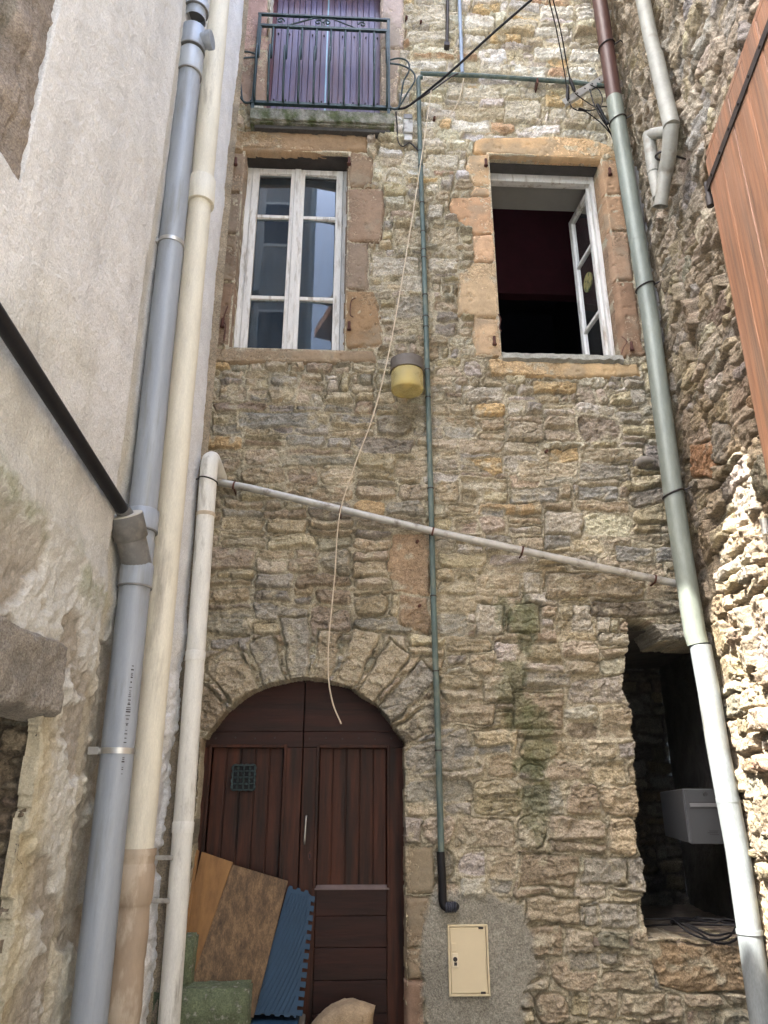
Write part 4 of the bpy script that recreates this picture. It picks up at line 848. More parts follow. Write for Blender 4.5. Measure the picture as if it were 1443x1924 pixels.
for x in (-2.6, -.9):
    for z in (2.2, 5.4, 8.6, 11.6, 15, 17.8):
        wn = MB().box((x, -7.4, z), (x + .95, -7.36, z + 1.6)).build('window', M['white_paint'], opp); MB().box((x + .08, -7.36, z + .08), (x + .87, -7.35, z + 1.52)).build('pane', M['navy'], wn)
MB().tube([(1.42, -7.3, 0), (1.42, -7.3, 20)], .075, 12).build('drainpipe', M['zinc_pale'], opp)

# ================================================================== ground
g = MB(); g.add([(-60, -60, 0), (60, -60, 0), (60, 60, 0), (-60, 60, 0)], [(0, 1, 2, 3)]); o = g.build('ground', M['ground']); o['kind'] = 'structure'
PV = mat('paving', (.2, .18, .15), var=.3, scale=8, rough=.9, bump=.7)
g = MB(); g.box((drL - .25, D - .5, .01), (drR + .1, D + .3, fuv(560, 1950)[1])); o = g.build('pavement', PV, bevel=.01); o['kind'] = 'structure'
ztop = fuv(560, 1916)[1] - .004
MB().box((F(455, 1916).x, D - .17, fuv(560, 1950)[1] - .01), (F(572, 1916).x, D + .28, ztop)).build('threshold', PV, house, bevel=.008)

# ================================================================== PIPES
def ring(g, c, r, h, n=20, axis=Vector((0, 0, 1))): g.tube([Vector(c) - axis * h / 2, Vector(c) + axis * h / 2], r, n)
# --- grey PVC drainpipe on the left wall
YG = 3.2
def on_plane(px, py, Y): return F(px, py, Y)
def vline(samples, Y):
    return [F(px, py, Y) for px, py in samples]
gp = [(370, -60), (368, 0), (341, 300), (302, 640), (271, 960)]; gq = [(252, 1100), (216, 1424), (166, 1924), (158, 2000)]
xg = [F(px, py, YG).x for px, py in gp + gq]
print('grey x', [round(v, 3) for v in xg]); GX = sum(xg) / len(xg)
def fitline(samples, Y):
    P = [F(px, py, Y) for px, py in samples]; z = np.array([p.z for p in P]); x = np.array([p.x for p in P]); k, c = np.polyfit(z, x, 1); return lambda zz: Vector((k * zz + c, Y, zz))
Zpx = lambda px, py, Y: F(px, py, Y).z
gl = fitline([(368, 0), (341, 300), (302, 640), (271, 960), (251, 1130), (216, 1424), (166, 1924)], YG); rg = .064
drain = thing('grey_drainpipe', gl(.0), 'thick smooth grey plastic drainpipe with branch inlet on the plaster wall', 'drainpipe')
zc = Zpx(260, 1020, YG)
g = MB(); g.tube([gl(.0), gl(zc)], rg, 28); g.tube([gl(zc), gl(Zpx(350, 135, YG))], rg * .96, 28, cap=False); g.tube([gl(Zpx(366, 40, YG)), gl(7.6)], rg * .96, 28, cap=False); g.build('pipe', M['grey_pvc'], drain)
for (y0, y1, k, mm) in ((55, 95, 1.16, 'grey_pvc'), (98, 140, 1.10, 'grey_pvc_light'), (5, 20, 1.14, 'grey_pvc_light'), (960, 1000, 1.12, 'grey_pvc'), (1060, 1105, 1.10, 'grey_pvc')):
    g = MB(); a, b = gl(Zpx(300, y0, YG)), gl(Zpx(300, y1, YG)); g.tube([b, b + (a - b) * .04, b + (a - b) * .06, a - (a - b) * .06, a], [rg * .98, rg * k, rg * k, rg * k * .99, rg * .99], 28); g.build('collar', M[mm], drain)
    g = MB(); ring(g, b, rg * k * 1.012, .006, 28); g.build('rubber_ring', M['grey_pvc_dark'], drain)
# side inspection plug near the top
g = MB(); c = gl(Zpx(375, 80, YG)); g.tube([c, c + Vector((.11, -.02, 0))], .045, 20); g.tube([c + Vector((.085, -.016, 0)), c + Vector((.115, -.021, 0))], .052, 20); g.build('inspection_plug', M['grey_pvc'], drain)
for py in (460, 1412):
    z = Zpx(300, py, YG); c = gl(z); g = MB(); ring(g, c, rg * 1.05, .022, 28); g.tube([c + Vector((-.05, -.03, 0)), c + Vector((-.10, -.035, 0))], .012, 8); g.box((c.x - .10, c.y - .045, z - .014), (c.x - .06, c.y - .02, z + .014)); g.build('clamp', M['steel'], drain)
# printed line of small characters down the pipe
g = MB(); rr = random.Random(12); zz_ = Zpx(245, 1256, YG); zend = Zpx(235, 1460, YG)
while zz_ > zend:
    h_ = rr.choice((.004, .006, .009)); c = gl(zz_); q = math.radians(-52); e_ = Vector((math.cos(q), math.sin(q), 0)); t_ = Vector((-e_.y, e_.x, 0)); wd_ = rr.choice((.006, .008, .011)) if Zpx(240, 1330, YG) < zz_ or zz_ < Zpx(240, 1352, YG) else .018
    if abs(zz_ - Zpx(300, 1412, YG)) > .02: g.obox(c + e_ * (rg - .001) - t_ * wd_ / 2, t_ * wd_, e_ * .0018, (0, 0, h_ * .6))
    zz_ -= h_ + rr.choice((.003, .004, .010))
g.build('print', mat('ink', (.05, .05, .055), var=.2, bump=0), drain)
# --- branch with pale cap
cap = F(236, 968, YG - .13); low_ = gl(zc) + Vector((0, -.03, 0)); knee = F(254, 1045, YG - .03)
ax = (cap - knee).normalized()
g = MB(); g.tube([knee - ax * .05, knee + ax * .03, cap - ax * .10], .062, 26); g.build('branch', M['grey_pvc_dark'], drain)
g = MB(); g.tube([cap - ax * .105, cap - ax * .10, cap], [.062, .071, .072], 26); g.build('branch_collar', M['grey_pvc_dark'], drain)
g = MB(); g.tube([cap + ax * .0005, cap + ax * .004], .069, 26); g.build('cap', M['cap_pale'], drain)
# --- black waste pipe falling into the cap
s0 = F(0, 600, 1.93); e0 = cap + ax * .004
bp = thing('black_waste_pipe', e0, 'black plastic waste pipe slanting down into the grey drainpipe', 'pipe')
dirv = (s0 - e0); P = [e0 + dirv * t for t in np.linspace(-.02, 1.35, 30)]
g = MB(); g.tube(P, .0265, 16); g.build('pipe', M['black'], bp)
g = MB(); g.tube([e0 - dirv.normalized() * .01, e0 + dirv.normalized() * .05], [.034, .030], 16); g.build('grommet', M['grey_pvc_dark'], bp)

# --- cream pipe built half into the plaster
YC = 3.52
cl = fitline([(409, 0), (388, 300), (356, 640), (322, 960), (300, 1130), (273, 1424), (257, 1590), (233, 1924)], YC); rc_ = .062
cp = thing('cream_downpipe', cl(0), 'cream painted old downpipe beside the grey one, brown and scaly at its foot', 'drainpipe')
zr = Zpx(262, 1600, YC)
def wob(a, b, r, n=40, seed=0, am=.02):
    rr = random.Random(seed); P = [a.lerp(b, i / n) for i in range(n + 1)]; R = [r * (1 + am * math.sin(i * .7 + seed) * .5 + rr.uniform(-am, am) * .5) for i in range(n + 1)]; return P, R
P, R_ = wob(cl(zr), cl(Zpx(380, 370, YC)), rc_); g = MB(); g.tube(P, R_, 24); g.build('pipe', M['cream'], cp)
g = MB(); P, R_ = wob(cl(Zpx(380, 372, YC)), cl(7.6), rc_ * 1.03, seed=2); g.tube(P, R_, 24); a = cl(Zpx(380, 385, YC)); b = cl(Zpx(380, 340, YC)); g.tube([a, b, b + Vector((0, 0, .01))], [rc_ * 1.28, rc_ * 1.24, rc_ * 1.05], 24); g.build('upper_pipe', M['cream'], cp)
g = MB(); P, R_ = wob(cl(0), cl(zr), rc_ * 1.10, 50, 5, .05); g.tube(P, R_, 24); g.tube([cl(zr - .015), cl(zr + .012)], rc_ * 1.2, 24); g.build('lower_pipe', M['terra'], cp)
g = MB(); a = Zpx(255, 1640, YC); g.tube([cl(a - .12), cl(a - .10), cl(a + .02), cl(a + .035)], [rc_ * 1.1, rc_ * 1.2, rc_ * 1.22, rc_ * 1.12], 24); g.build('collar', M['terra'], cp)
# plaster fillet joining the cream pipe to the wall edge
FL = []
# --- thin white pipe in front of the facade
YWp = 3.88
wl = fitline([(392, 907), (370, 1180), (352, 1424), (334, 1700), (318, 1924)], YWp); rw = .047
wp = thing('white_drainpipe', wl(0), 'dirty white plastic pipe with rounded elbow top left of the brown door', 'drainpipe')
top = wl(Zpx(396, 880, YWp)); P = [wl(0), wl(1), wl(2)] + [top, top + Vector((0, .004, .03)), top + Vector((0, .02, .058)), top + Vector((-.0, .05, .076)), top + Vector((0, .10, .08)), top + Vector((0, .34, .08))]
g = MB(); g.tube([p for p in P], rw, 24); g.build('pipe', M['white_pipe'], wp)
for py in (1225, 1545): 
    c = wl(Zpx(350, py, YWp)); g = MB(); g.tube([c + Vector((0, 0, -.045)), c + Vector((0, 0, .0)), c + Vector((0, 0, .004))], [rw * 1.06, rw * 1.06, rw], 24); g.build('collar', M['white_pipe'], wp)
c = wl(Zpx(396, 903, YWp)); g = MB(); g.tube([c + Vector((rw * 1.05 * math.cos(t), rw * 1.05 * math.sin(t), .012 * math.cos(t) * -1)) for t in np.linspace(0, 6.283, 20, False)], .0045, 6, closed=True); g.tube([c + Vector((-.04, 0, .012)), c + Vector((-.12, .05, .02))], .004, 6); g.build('iron_band', M['iron'], wp)
c = wl(Zpx(390, 970, YWp)); g = MB()
for q in range(3): g.tube([c + Vector((rw * 1.04 * math.cos(t), rw * 1.04 * math.sin(t), q * .007)) for t in np.linspace(0, 6.283, 20, False)], .003, 6, closed=True)
g.build('wire_tie', M['rope'], wp)
for py in (1610, 1690):
    c = wl(Zpx(350, py, YWp)); g = MB(); g.obox(c + Vector((-.12, -.03, -.012)), (.11, -.01, 0), (0, .01, 0), (0, 0, .02)); g.build('bracket', M['galv'], wp, bevel=.003)

# --- right zinc downpipe
YZ = 4.02; rz = .056
zs = [(1126, -5), (1156, 200), (1222, 600), (1268, 950), (1307, 1200), (1312, 1212)]; zs2 = [(1316, 1214), (1332, 1300), (1348, 1400), (1367, 1500), (1386, 1600), (1408, 1750), (1433, 1924), (1450, 2050)]
zp = thing('zinc_downpipe', F(1450, 2050, YZ - .1), 'long weathered grey green downpipe in the right corner, brown at top and bright below', 'drainpipe')
A = [F(px, py, YZ) for px, py in zs]; 
def zat(py): 
    ys = [q[1] for q in zs]; xs = [q[0] for q in zs]; return F(float(np.interp(py, ys, xs)), py, YZ)
g = MB(); g.tube([F(1116, -70, YZ), zat(0), zat(190)], rz * .98, 24); g.build('top_section', M['brown_pipe'], zp)
g = MB(); g.tube([zat(y) for y in (186, 300, 450, 456)], rz, 24); g.tube([zat(y) for y in (452, 600, 758)], rz * .97, 24, cap=False); g.tube([zat(y) for y in (750, 757, 900, 1000, 1140)], [rz * 1.06, rz * 1.01, rz * 1.0, rz, rz], 24, cap=False); g.tube([zat(y) for y in (1132, 1140, 1190, 1211)], [rz * 1.05, rz * 1.03, rz * 1.02, rz * .98], 24); g.build('middle_section', M['zinc'], zp)
B = [F(px, py, YZ - .004 - .03 * i / 7) for i, (px, py) in enumerate(zs2)]
d_ = (B[-1] - B[-2]).normalized(); B.append(B[-1] + d_ * ((B[-1].z - .02) / -d_.z))
g = MB(); g.tube(B, rz * .99, 24); g.tube([B[3] + (B[3] - B[2]).normalized() * -.004, B[3] + (B[4] - B[3]).normalized() * .02], rz * 1.02, 24)
c = B[5]; g.tube([c - (B[5] - B[4]).normalized() * .008, c + (B[5] - B[4]).normalized() * .012], rz * 1.07, 24); g.build('bottom_section', M['zinc_pale'], zp)
for py in (88, 228, 540, 928):
    c = zat(py); g = MB(); tl = .02
    g.tube([c + Vector((rz * 1.06 * math.cos(t), rz * 1.06 * math.sin(t), .022 * math.cos(t))) for t in np.linspace(0, 6.283, 24, False)], .0055, 6, closed=True)
    g.tube([c + Vector((rz, -.0, .022)), c + Vector((rz + .04, -.035, .03)), c + Vector((rz + .09, .0, .034))], .0055, 6); g.build('wire_clamp', M['iron'], zp)

# --- short zinc outlet high on the right wall
def RW(px, py, off): return RR.hit(px, py, off)
oz = thing('zinc_outlet_pipe', RW(1240, 390, .12), 'grey folded zinc spout with open end high on the right wall', 'drainpipe')
of = .10; ro = .042
T1 = [RW(1200, -40, of), RW(1222, 70, of), RW(1242, 150, of), RW(1262, 238, of)]
g = MB(); g.tube(T1[:3], ro * 1.0, 22); g.tube([RW(1232, 106, of), T1[3]], [ro * 1.05, ro * 1.08], 22); g.build('pipe', M['zinc_grey'], oz)
g = MB(); g.tube([RW(1261, 236, of), RW(1257, 290, of + .01), RW(1249, 330, of + .02)], ro * .98, 22); g.build('lower_pipe', M['zinc_grey'], oz)
g = MB(); q0, q1 = RW(1250, 322, of + .02), RW(1241, 388, of + .05); g.tube([q0, q1], ro * .9, 22, cap=False); g.tube([q1, q1 + (q0 - q1).normalized() * .008], ro * .97, 22, cap=False); g.build('spout', M['zinc_grey'], oz)
g = MB(); g.tube([q1 + (q0 - q1) * .12, q1 + (q0 - q1) * .14], ro * .86, 22); g.build('spout_inside', M['dark'], oz)
g = MB(); g.tube([RW(1262, 246, of - .03), RW(1225, 252, of + .03), RW(1219, 258, of + .04)], ro * .8, 18); g.tube([RW(1219, 252, of + .04), RW(1228, 325, of + .045)], ro * .86, 20); g.tube([RW(1227, 322, of + .045), RW(1238, 372, of + .045)], ro * .8, 20); g.build('elbow', M['zinc_grey'], oz)
c = RW(1250, 292, of + .01); g = MB(); g.tube([c + Vector((ro * 1.25 * math.cos(t), ro * 1.1 * math.sin(t), .012 * math.sin(t))) for t in np.linspace(0, 6.283, 20, False)], .006, 6, closed=True); g.tube([c + Vector((.05, 0, 0)), c + Vector((.12, .01, -.01))], .006, 6); g.build('clamp', M['iron'], oz)

# --- conduits on the facade
cg = thing('cable_conduit', F(832, 1700, 4.12), 'thin dark green vertical conduit tied with black bands running down the stone facade', 'pipe')
YK = D - .055
K = [(786, 150), (790, 300), (797, 500), (803, 700), (810, 950), (815, 1150), (822, 1350), (829, 1600), (832, 1690)]
KP = [F(px, py, YK) for px, py in K]
g = MB(); g.tube([KP[0] + Vector((.03, 0, .028)), KP[0] + Vector((.008, 0, .022)), KP[0]] + KP[1:], .0165, 14); g.build('pipe', M['verdigris'], cg)
for py in (285, 312, 382, 436, 470, 485, 555, 595, 615, 695, 747, 918, 997, 1120, 1261, 1410):
    kx = float(np.interp(py, [k[1] for k in K], [k[0] for k in K])); c = F(kx, py, YK); g = MB(); ring(g, c, .019, .007, 14); g.build('tie', M['iron'], cg)
g = MB(); e = F(832, 1698, YK); g.tube(smooth([F(828, 1600, YK), F(831, 1660, YK), e + Vector((.0, 0, .012)), e + Vector((.012, 0, -.012)), e + Vector((.045, 0, -.018)), e + Vector((.065, .03, -.014))]), .0205, 14); g.build('sleeve', M['black'], cg)
g = MB()
for i in range(5): c = e + Vector((.012 + i * .011, -.002, -.014)); g.tube([c + Vector((.0035, .021 * math.cos(t), .021 * math.sin(t))) for t in np.linspace(0, 6.283, 12, False)], .005, 5, closed=True)
g.build('tape_wrap', mat('tape', (.045, .05, .07), var=.3, bump=.4, rough=.5), cg)
ch = thing('horizontal_conduit', F(960, 145, YK), 'grey green horizontal conduit below the top windows leading to the right corner', 'pipe')
hp_ = [(790, 138), (900, 142), (1000, 149), (1080, 155), (1150, 163)]
g = MB(); g.tube([F(px, py, YK) for px, py in hp_], .0165, 14); g.build('pipe', M['verdigris'], ch)
c = F(1009, 155, YK); g = MB(); g.box((c.x - .006, c.y - .02, c.z - .03), (c.x + .006, D + .01, c.z + .022)); g.build('clamp', M['rust'], ch)
bc = thing('blue_conduit', F(868, 138, YK), 'pale blue vertical pipe coming down to the horizontal conduit', 'pipe')
g = MB(); g.tube([F(861, -60, YK + .012), F(868, 128, YK + .012), F(869, 137, YK + .012)], .014, 12); g.build('pipe', M['blue_pipe'], bc)
g = MB(); g.tube([F(842, -60, YK + .01), F(840, 80, YK + .01)], .013, 4); g.box((F(840, 80, YK).x - .02, YK, F(840, 84, YK).z), (F(840, 80, YK).x + .02, D, F(840, 78, YK).z)); tag(g.build('iron_bar', M['iron'], origin=F(840, 80, YK)), 'black iron bar ending on the upper wall beside the pale blue pipe', 'bar')
hw = thing('white_conduit', F(840, 1000, D - .1), 'long grey white pipe sloping across the facade from left to lower right', 'pipe')
hq = [(406, 905), (470, 917), (640, 957), (812, 998), (980, 1034), (1140, 1069), (1278, 1098)]
HP = [F(px, py, D - .085) for px, py in hq]
g = MB(); g.tube(HP, .0215, 16); g.build('pipe', M['galv'], hw)
for (px, py) in ((440, 912), (640, 957), (813, 998), (981, 1034), (1230, 1088)):
    c = F(px, py, D - .085); g = MB(); d = (HP[3] - HP[1]).normalized(); g.tube([c - d * .005, c + d * .005], .0255, 14); g.tube([c + Vector((0, 0, -.02)), c + Vector((0, .085, -.02))], .005, 6); g.build('clamp', M['rust'], hw)

# --- cables
def cable(name, P, r, m, label, cat, k=8): g = MB(); g.tube(smooth(P, k), r, 8); return tag(g.build(name, m, origin=P[0]), label, cat)
cable('overhead_cable', [F(742, 205, 4.16), F(762, 202, 4.1), F(790, 182, 4.04), F(850, 132, 3.85), F(920, 68, 3.65), F(998, 0, 3.45), F(1120, -105, 3.1)], .0085, M['black'], 'thick black cable climbing from the balcony corner to the upper right', 'cable')
A_ = F(1070, 178, 4.02)
cable('twin_wire', [F(1067, 178, 4.0), F(1056, 110, 3.9), F(1044, 50, 3.75), F(1031, -5, 3.6), F(1015, -80, 3.4)], .0045, M['black'], 'thin black wire leaving the metal bracket, left one of the pair', 'cable')
cable('twin_wire', [F(1076, 170, 4.02), F(1065, 120, 3.93), F(1054, 60, 3.78), F(1038, -5, 3.62), F(1020, -80, 3.42)], .0045, M['black'], 'thin black wire leaving the metal bracket, right one of the pair', 'cable')
cable('overhead_cable', [F(768, 198, 4.12), F(800, 178, 4.08), F(850, 143, 4.12), F(870, 136, 4.15)], .006, M['iron'], 'short dark cable from the thick cable to the blue pipe', 'cable')
br = thing('cable_bracket', F(1100, 175, 4.1), 'slanted perforated metal bracket with black cable ends in the top right corner', 'bracket')
g = MB(); b0, b1 = F(1063, 197, 3.98), F(1140, 148, 4.18); d = (b1 - b0).normalized(); nn = Vector((0, 0, 1)) - d * d.z; g.obox(b0, b1 - b0, nn.normalized() * .045, (0, .004, 0)); g.obox(b0, b1 - b0, nn.normalized() * .004, (0, .03, 0)); g.build('plate', mat('zinc_plate', (.55, .55, .53), var=.15, rough=.45, bump=.1), br)
for t in (.12, .32, .5, .68, .86):
    c = b0 + (b1 - b0) * t + nn.normalized() * .025; g = MB(); g.tube([c + Vector((0, -.001, 0)), c + Vector((0, -.003, 0))], .007, 10); g.build('hole', M['dark'], br)
for (p0, p1) in (((1067, 160), (1066, 190)), ((1070, 146), (1080, 172))):
    g = MB(); a, b = F(*p0, 3.99), F(*p1, 3.99); g.tube([a, a.lerp(b, .15), a.lerp(b, .85), b], [.006, .013, .013, .007], 10); g.build('cable_end', M['black'], br)
cable('loop_wire', [F(1070, 192, 3.98), F(1076, 203, 3.98), F(1092, 208, 4.0), F(1120, 205, 4.05), F(1132, 190, 4.08), F(1126, 170, 4.1), F(1110, 160, 4.1), F(1095, 158, 4.12)], .004, M['black'], 'thin black wire looping under the metal bracket', 'cable')
cable('loop_wire', [F(1080, 175, 3.99), F(1100, 190, 4.02), F(1118, 200, 4.05), F(1140, 200, 4.1)], .004, M['black'], 'thin black wire crossing the loop to the brown pipe', 'cable')
cable('loop_wire', [F(1108, 168, 4.06), F(1116, 195, 4.04), F(1130, 222, 4.03), F(1142, 240, 4.06), F(1152, 262, 4.12)], .005, M['black'], 'black wire dropping from the bracket behind the downpipe', 'cable')
cable('loop_wire', [F(1112, 168, 4.06), F(1122, 164, 4.06), F(1134, 164, 4.08), F(1150, 166, 4.12)], .004, M['black'], 'short black wire from bracket top to the brown pipe', 'cable')
cable('loop_wire', [F(1094, 206, 4.0), F(1110, 216, 4.02), F(1130, 232, 4.06), F(1146, 250, 4.1)], .004, M['black'], 'thin black wire slanting down from the bracket tip to the downpipe', 'cable')
g = MB(); a, b = F(1122, 196, 4.02), F(1142, 233, 4.03); g.tube([a.lerp(b, i / 14) for i in range(15)], [.010 + .004 * (i % 2) for i in range(15)], 10); g.build('spring_clip', M['black'], br)
g = MB(); a, b = F(1087, 204, 3.99), F(1102, 209, 4.0); g.tube([a, a.lerp(b, .2), b], [.006, .010, .008], 10); g.build('clip', M['black'], br)
# rope hanging across the facade
cable('hanging_cord', [F(810, 170, 4.06), F(796, 270, 4.05), F(772, 425, 4.05), (F(737, 630, 4.05)), F(705, 768, 4.05), F(668, 870, 4.05), F(643, 945, 4.07), F(634, 1000, 4.07), F(629, 1080, 4.07), F(618, 1200, 4.07), F(617, 1270, 4.07), F(625, 1320, 4.06), F(641, 1360, 4.05)], .0036, M['rope'], 'long beige cord hanging from the balcony cable down to the arched door', 'cord')
cable('hanging_cord', [F(871, 148, 4.13), F(866, 175, 4.13), F(858, 198, 4.14), F(842, 220, 4.16)], .004, M['rope'], 'short beige cord hanging under the horizontal conduit', 'cord')
# junction box by the balcony
jb = thing('junction_box', F(767, 240, D - .04), 'small grey electrical box right of the balcony slab', 'electrical box')
x0, z1 = F(758, 218, D - .06).x, F(767, 216, D - .06).z; x1, z0 = F(776, 264, D - .06).x, F(767, 262, D - .06).z
g = MB(); g.box((x0, D - .07, z0 + .06), (x1, D + .0, z1)); g.build('case', M['box_grey'], jb, bevel=.006)
g = MB(); g.box((x0 + .004, D - .078, z1 - .05), (x1 - .004, D - .068, z1 - .008)); g.build('label_plate', M['mail_light'], jb, bevel=.003)
g = MB(); g.box((x0 + .003, D - .055, z0), (x1 - .003, D, z0 + .062)); g.build('lower_case', M['galv'], jb, bevel=.005)
cable('small_cable', [F(744, 210, 4.14), F(746, 235, 4.16), F(748, 265, 4.16), F(757, 275, 4.16), F(770, 268, 4.16), F(785, 282, 4.15)], .005, M['iron'], 'dark thin cable curling around the small electrical box', 'cable')

# ------------------------------------------------------------------ wall lamp
YLp = D - .12; cx, _ = F(765, 710, YLp).x, 0; zt, zm, zb = Zpx(765, 680, YLp), Zpx(765, 700, YLp), Zpx(765, 735, YLp)
lp = thing('wall_lamp', (cx, YLp, zb), 'round wall lamp with grey cap and yellowed ribbed glass on the stone facade', 'lamp')
rl_ = .100
g = MB(); g.tube([(cx, YLp, zm), (cx, YLp, zt)], rl_ * 1.03, 48); g.sm = [False] * len(g.sm); g.box((cx - .05, YLp, zm + .005), (cx + .05, D + .03, zt - .01)); g.build('cap', M['lamp_cap'], lp, bevel=.003)
g = MB(); n = 64; V = []; hs = [(zm + .001, .96), (zm - .01, .975), (zb + .03, .975), (zb + .005, .97), (zb + .001, .94), (zb, .80)]
for z, k in hs:
    for i in range(n): t = 2 * math.pi * i / n; rr = rl_ * k * (1 + (.012 if i % 2 else 0)); V.append((cx + rr * math.cos(t), YLp + rr * math.sin(t), z))
fs = [(r * n + i, (r + 1) * n + i, (r + 1) * n + (i + 1) % n, r * n + (i + 1) % n) for r in range(len(hs) - 1) for i in range(n)] + [tuple(range(5 * n, 6 * n))[::-1]]
g.add(V, fs, True); go = g.build('glass', M['lamp_glass'], lp); sdm = go.modifiers.new('shell', 'SOLIDIFY'); sdm.thickness = .004
g = MB(); g.box((cx - .028, YLp - .02, zm - .085), (cx + .028, YLp + .03, zm + .0)); g.box((cx - .02, YLp - .03, zm - .1), (cx + .02, YLp - .02, zm - .03)); g.build('bulb_holder', mat('cream_plastic', (.75, .66, .32), var=.05, rough=.5, bump=0), lp, bevel=.004)
g = MB(); g.tube([(cx + .0 - .05, YLp, zm - .06), (cx + .05, YLp, zm - .06)], .022, 16); g.build('bulb', mat('bulb_white', (.8, .76, .55), var=.05, rough=.3, bump=0), lp)

# ------------------------------------------------------------------ meter box
mx0, mz1 = F(840, 1738, D - .03).x, F(840, 1737, D - .03).z; mx1, mz0 = F(919, 1868, D - .03).x, F(919, 1871, D - .03).z; mx0 = F(842, 1800, D - .03).x; mx1 = F(918, 1800, D - .03).x
mt = thing('meter_box', (mx0, D - .03, mz0), 'flat cream metal utility box set in the cement patch right of the door', 'meter box')
yf = D - .042; t = .009
g = MB(); g.box((mx0, yf, mz0), (mx0 + t, D, mz1)); g.box((mx1 - t, yf, mz0), (mx1, D, mz1)); g.box((mx0 + t, yf, mz0), (mx1 - t, D, mz0 + t)); g.box((mx0 + t, yf, mz1 - t), (mx1 - t, D, mz1)); g.build('frame', M['cream_metal'], mt, bevel=.002)
g = MB(); g.box((mx0 + t + .002, yf + .003, mz0 + t + .002), (mx1 - t - .002, D, mz1 - t - .002)); g.build('door', M['cream_metal'], mt, bevel=.003)
g = MB(); g.box((mx0 + t + .002, yf + .001, mz1 - t - .012), (mx1 - t - .03, yf + .003, mz1 - t - .009)); g.box((mx1 - t - .012, yf + .0015, mz0 + .03), (mx1 - t - .009, yf + .003, mz1 - .03)); g.build('door_fold', M['cream_metal'], mt)
for z in (mz0 + t + .001, mz1 - t - .011): g = MB(); g.box((mx1 - .045, yf + .001, z), (mx1 - .022, yf + .004, z + .009)); g.build('hinge', M['iron'], mt)
zc_ = mz0 + (mz1 - mz0) * .50; g = MB(); g.box((mx0 + .018, yf - .003, zc_ - .03), (mx0 + .046, yf + .003, zc_ + .03)); g.build('lock_plate', mat('pale_metal', (.75, .66, .48), var=.02, rough=.35, bump=0), mt, bevel=.002)
g = MB(); g.tube([(mx0 + .032, yf - .004, zc_ + .004), (mx0 + .032, yf - .006, zc_ + .004)], .009, 3); g.tube([(mx0 + .032, yf - .0035, zc_ + .004), (mx0 + .032, yf - .0045, zc_ + .004)], .0105, 14); g.build('lock', M['iron'], mt)
g = MB(); g.box((mx0 + .026, yf - .0045, zc_ - .022), (mx0 + .040, yf - .0035, zc_ - .008)); g.build('keyhole', M['iron'], mt)
g = MB(); g.box((mx0 + .014, yf - .001, zc_ + .036), (mx0 + .038, yf + .003, zc_ + .072)); g.build('latch', M['cream_metal'], mt, bevel=.001)

# ------------------------------------------------------------------ mailbox in the dark passage
Ym = D + .16; bx0 = F(1290, 1530, Ym).x; bz1, bz0 = F(1300, 1486, Ym).z, F(1300, 1586, Ym).z; bx1 = bx0 + .26
ml = thing('mailbox', (bx0, Ym, bz0), 'grey metal letter box hanging in the dark passage behind the downpipe', 'mailbox')
g = MB(); g.prism([(bx0, Ym + .012, bz0 + .004), (bx0, Ym + .34, bz0 + .03), (bx0, Ym + .34, bz1 + .0), (bx0, Ym + .012, bz1 + .012)], (.26, 0, 0)); g.build('case', M['mailbox'], ml, bevel=.006)
g = MB(); g.box((bx0 + .004, Ym - .004, bz0), (bx1 - .004, Ym + .012, bz1 + .008)); g.build('door', M['mailbox'], ml, bevel=.004)
g = MB(); g.box((bx0 + .022, Ym - .010, bz1 - .082), (bx1 - .022, Ym - .004, bz1 - .062)); g.build('flap', M['mail_light'], ml, bevel=.002)
g = MB(); g.box((bx0 + .020, Ym - .006, bz1 - .062), (bx1 - .020, Ym - .004, bz1 - .056)); g.box((bx0 + .020, Ym - .006, bz1 - .092), (bx1 - .020, Ym - .004, bz1 - .083)); g.build('slot', M['mail_dark'], ml)
g = MB(); g.tube([(bx0 + .115, Ym - .004, bz1 - .016), (bx0 + .115, Ym - .012, bz1 - .016)], .011, 16); g.build('lock', M['mail_dark'], ml)
g = MB()
for k in (.062, .045): g.box((bx0 + .11, Ym - .0055, bz0 + k), (bx0 + .16, Ym - .004, bz0 + k + .005))
g.box((bx0 + .10, Ym - .0055, bz0 + .053), (bx0 + .155, Ym - .0045, bz0 + .059)); g.build('mark', M['mail_dark'], ml)
g = MB(); g.box((bx1 - .03, Ym + .1, bz0 + .05), (2.55, Ym + .2, bz0 + .2)); g.build('bracket', M['iron'], ml)

# coil of black cable lying on the ledge
P = []; cc = F(1320, 1745, D + .12); rr = random.Random(3)
for k in range(70):
    t = k * .30; r = .17 + .018 * math.sin(k * .37); yy_ = D + .075 + r * math.sin(t) * .72; P.append(Vector((cc.x + r * math.cos(t) * (1 + .06 * math.sin(k * .21)), yy_, pz + .045 + .01 * rr.random() + (.002 * (k % 9)) + min(0, (yy_ - D + .0)) * 1.1)))
P = [Vector((cc.x - .28, cc.y + .12, pz + .02)), Vector((cc.x - .1, cc.y + .16, pz + .025))] + P + [P[-1] + Vector((-.15, -.05, 0)), P[-1] + Vector((-.30, .04, .0))]
cable('cable_coil', P, .0055, M['black'], 'loose coil of black cable lying on the passage ledge', 'cable', 2)

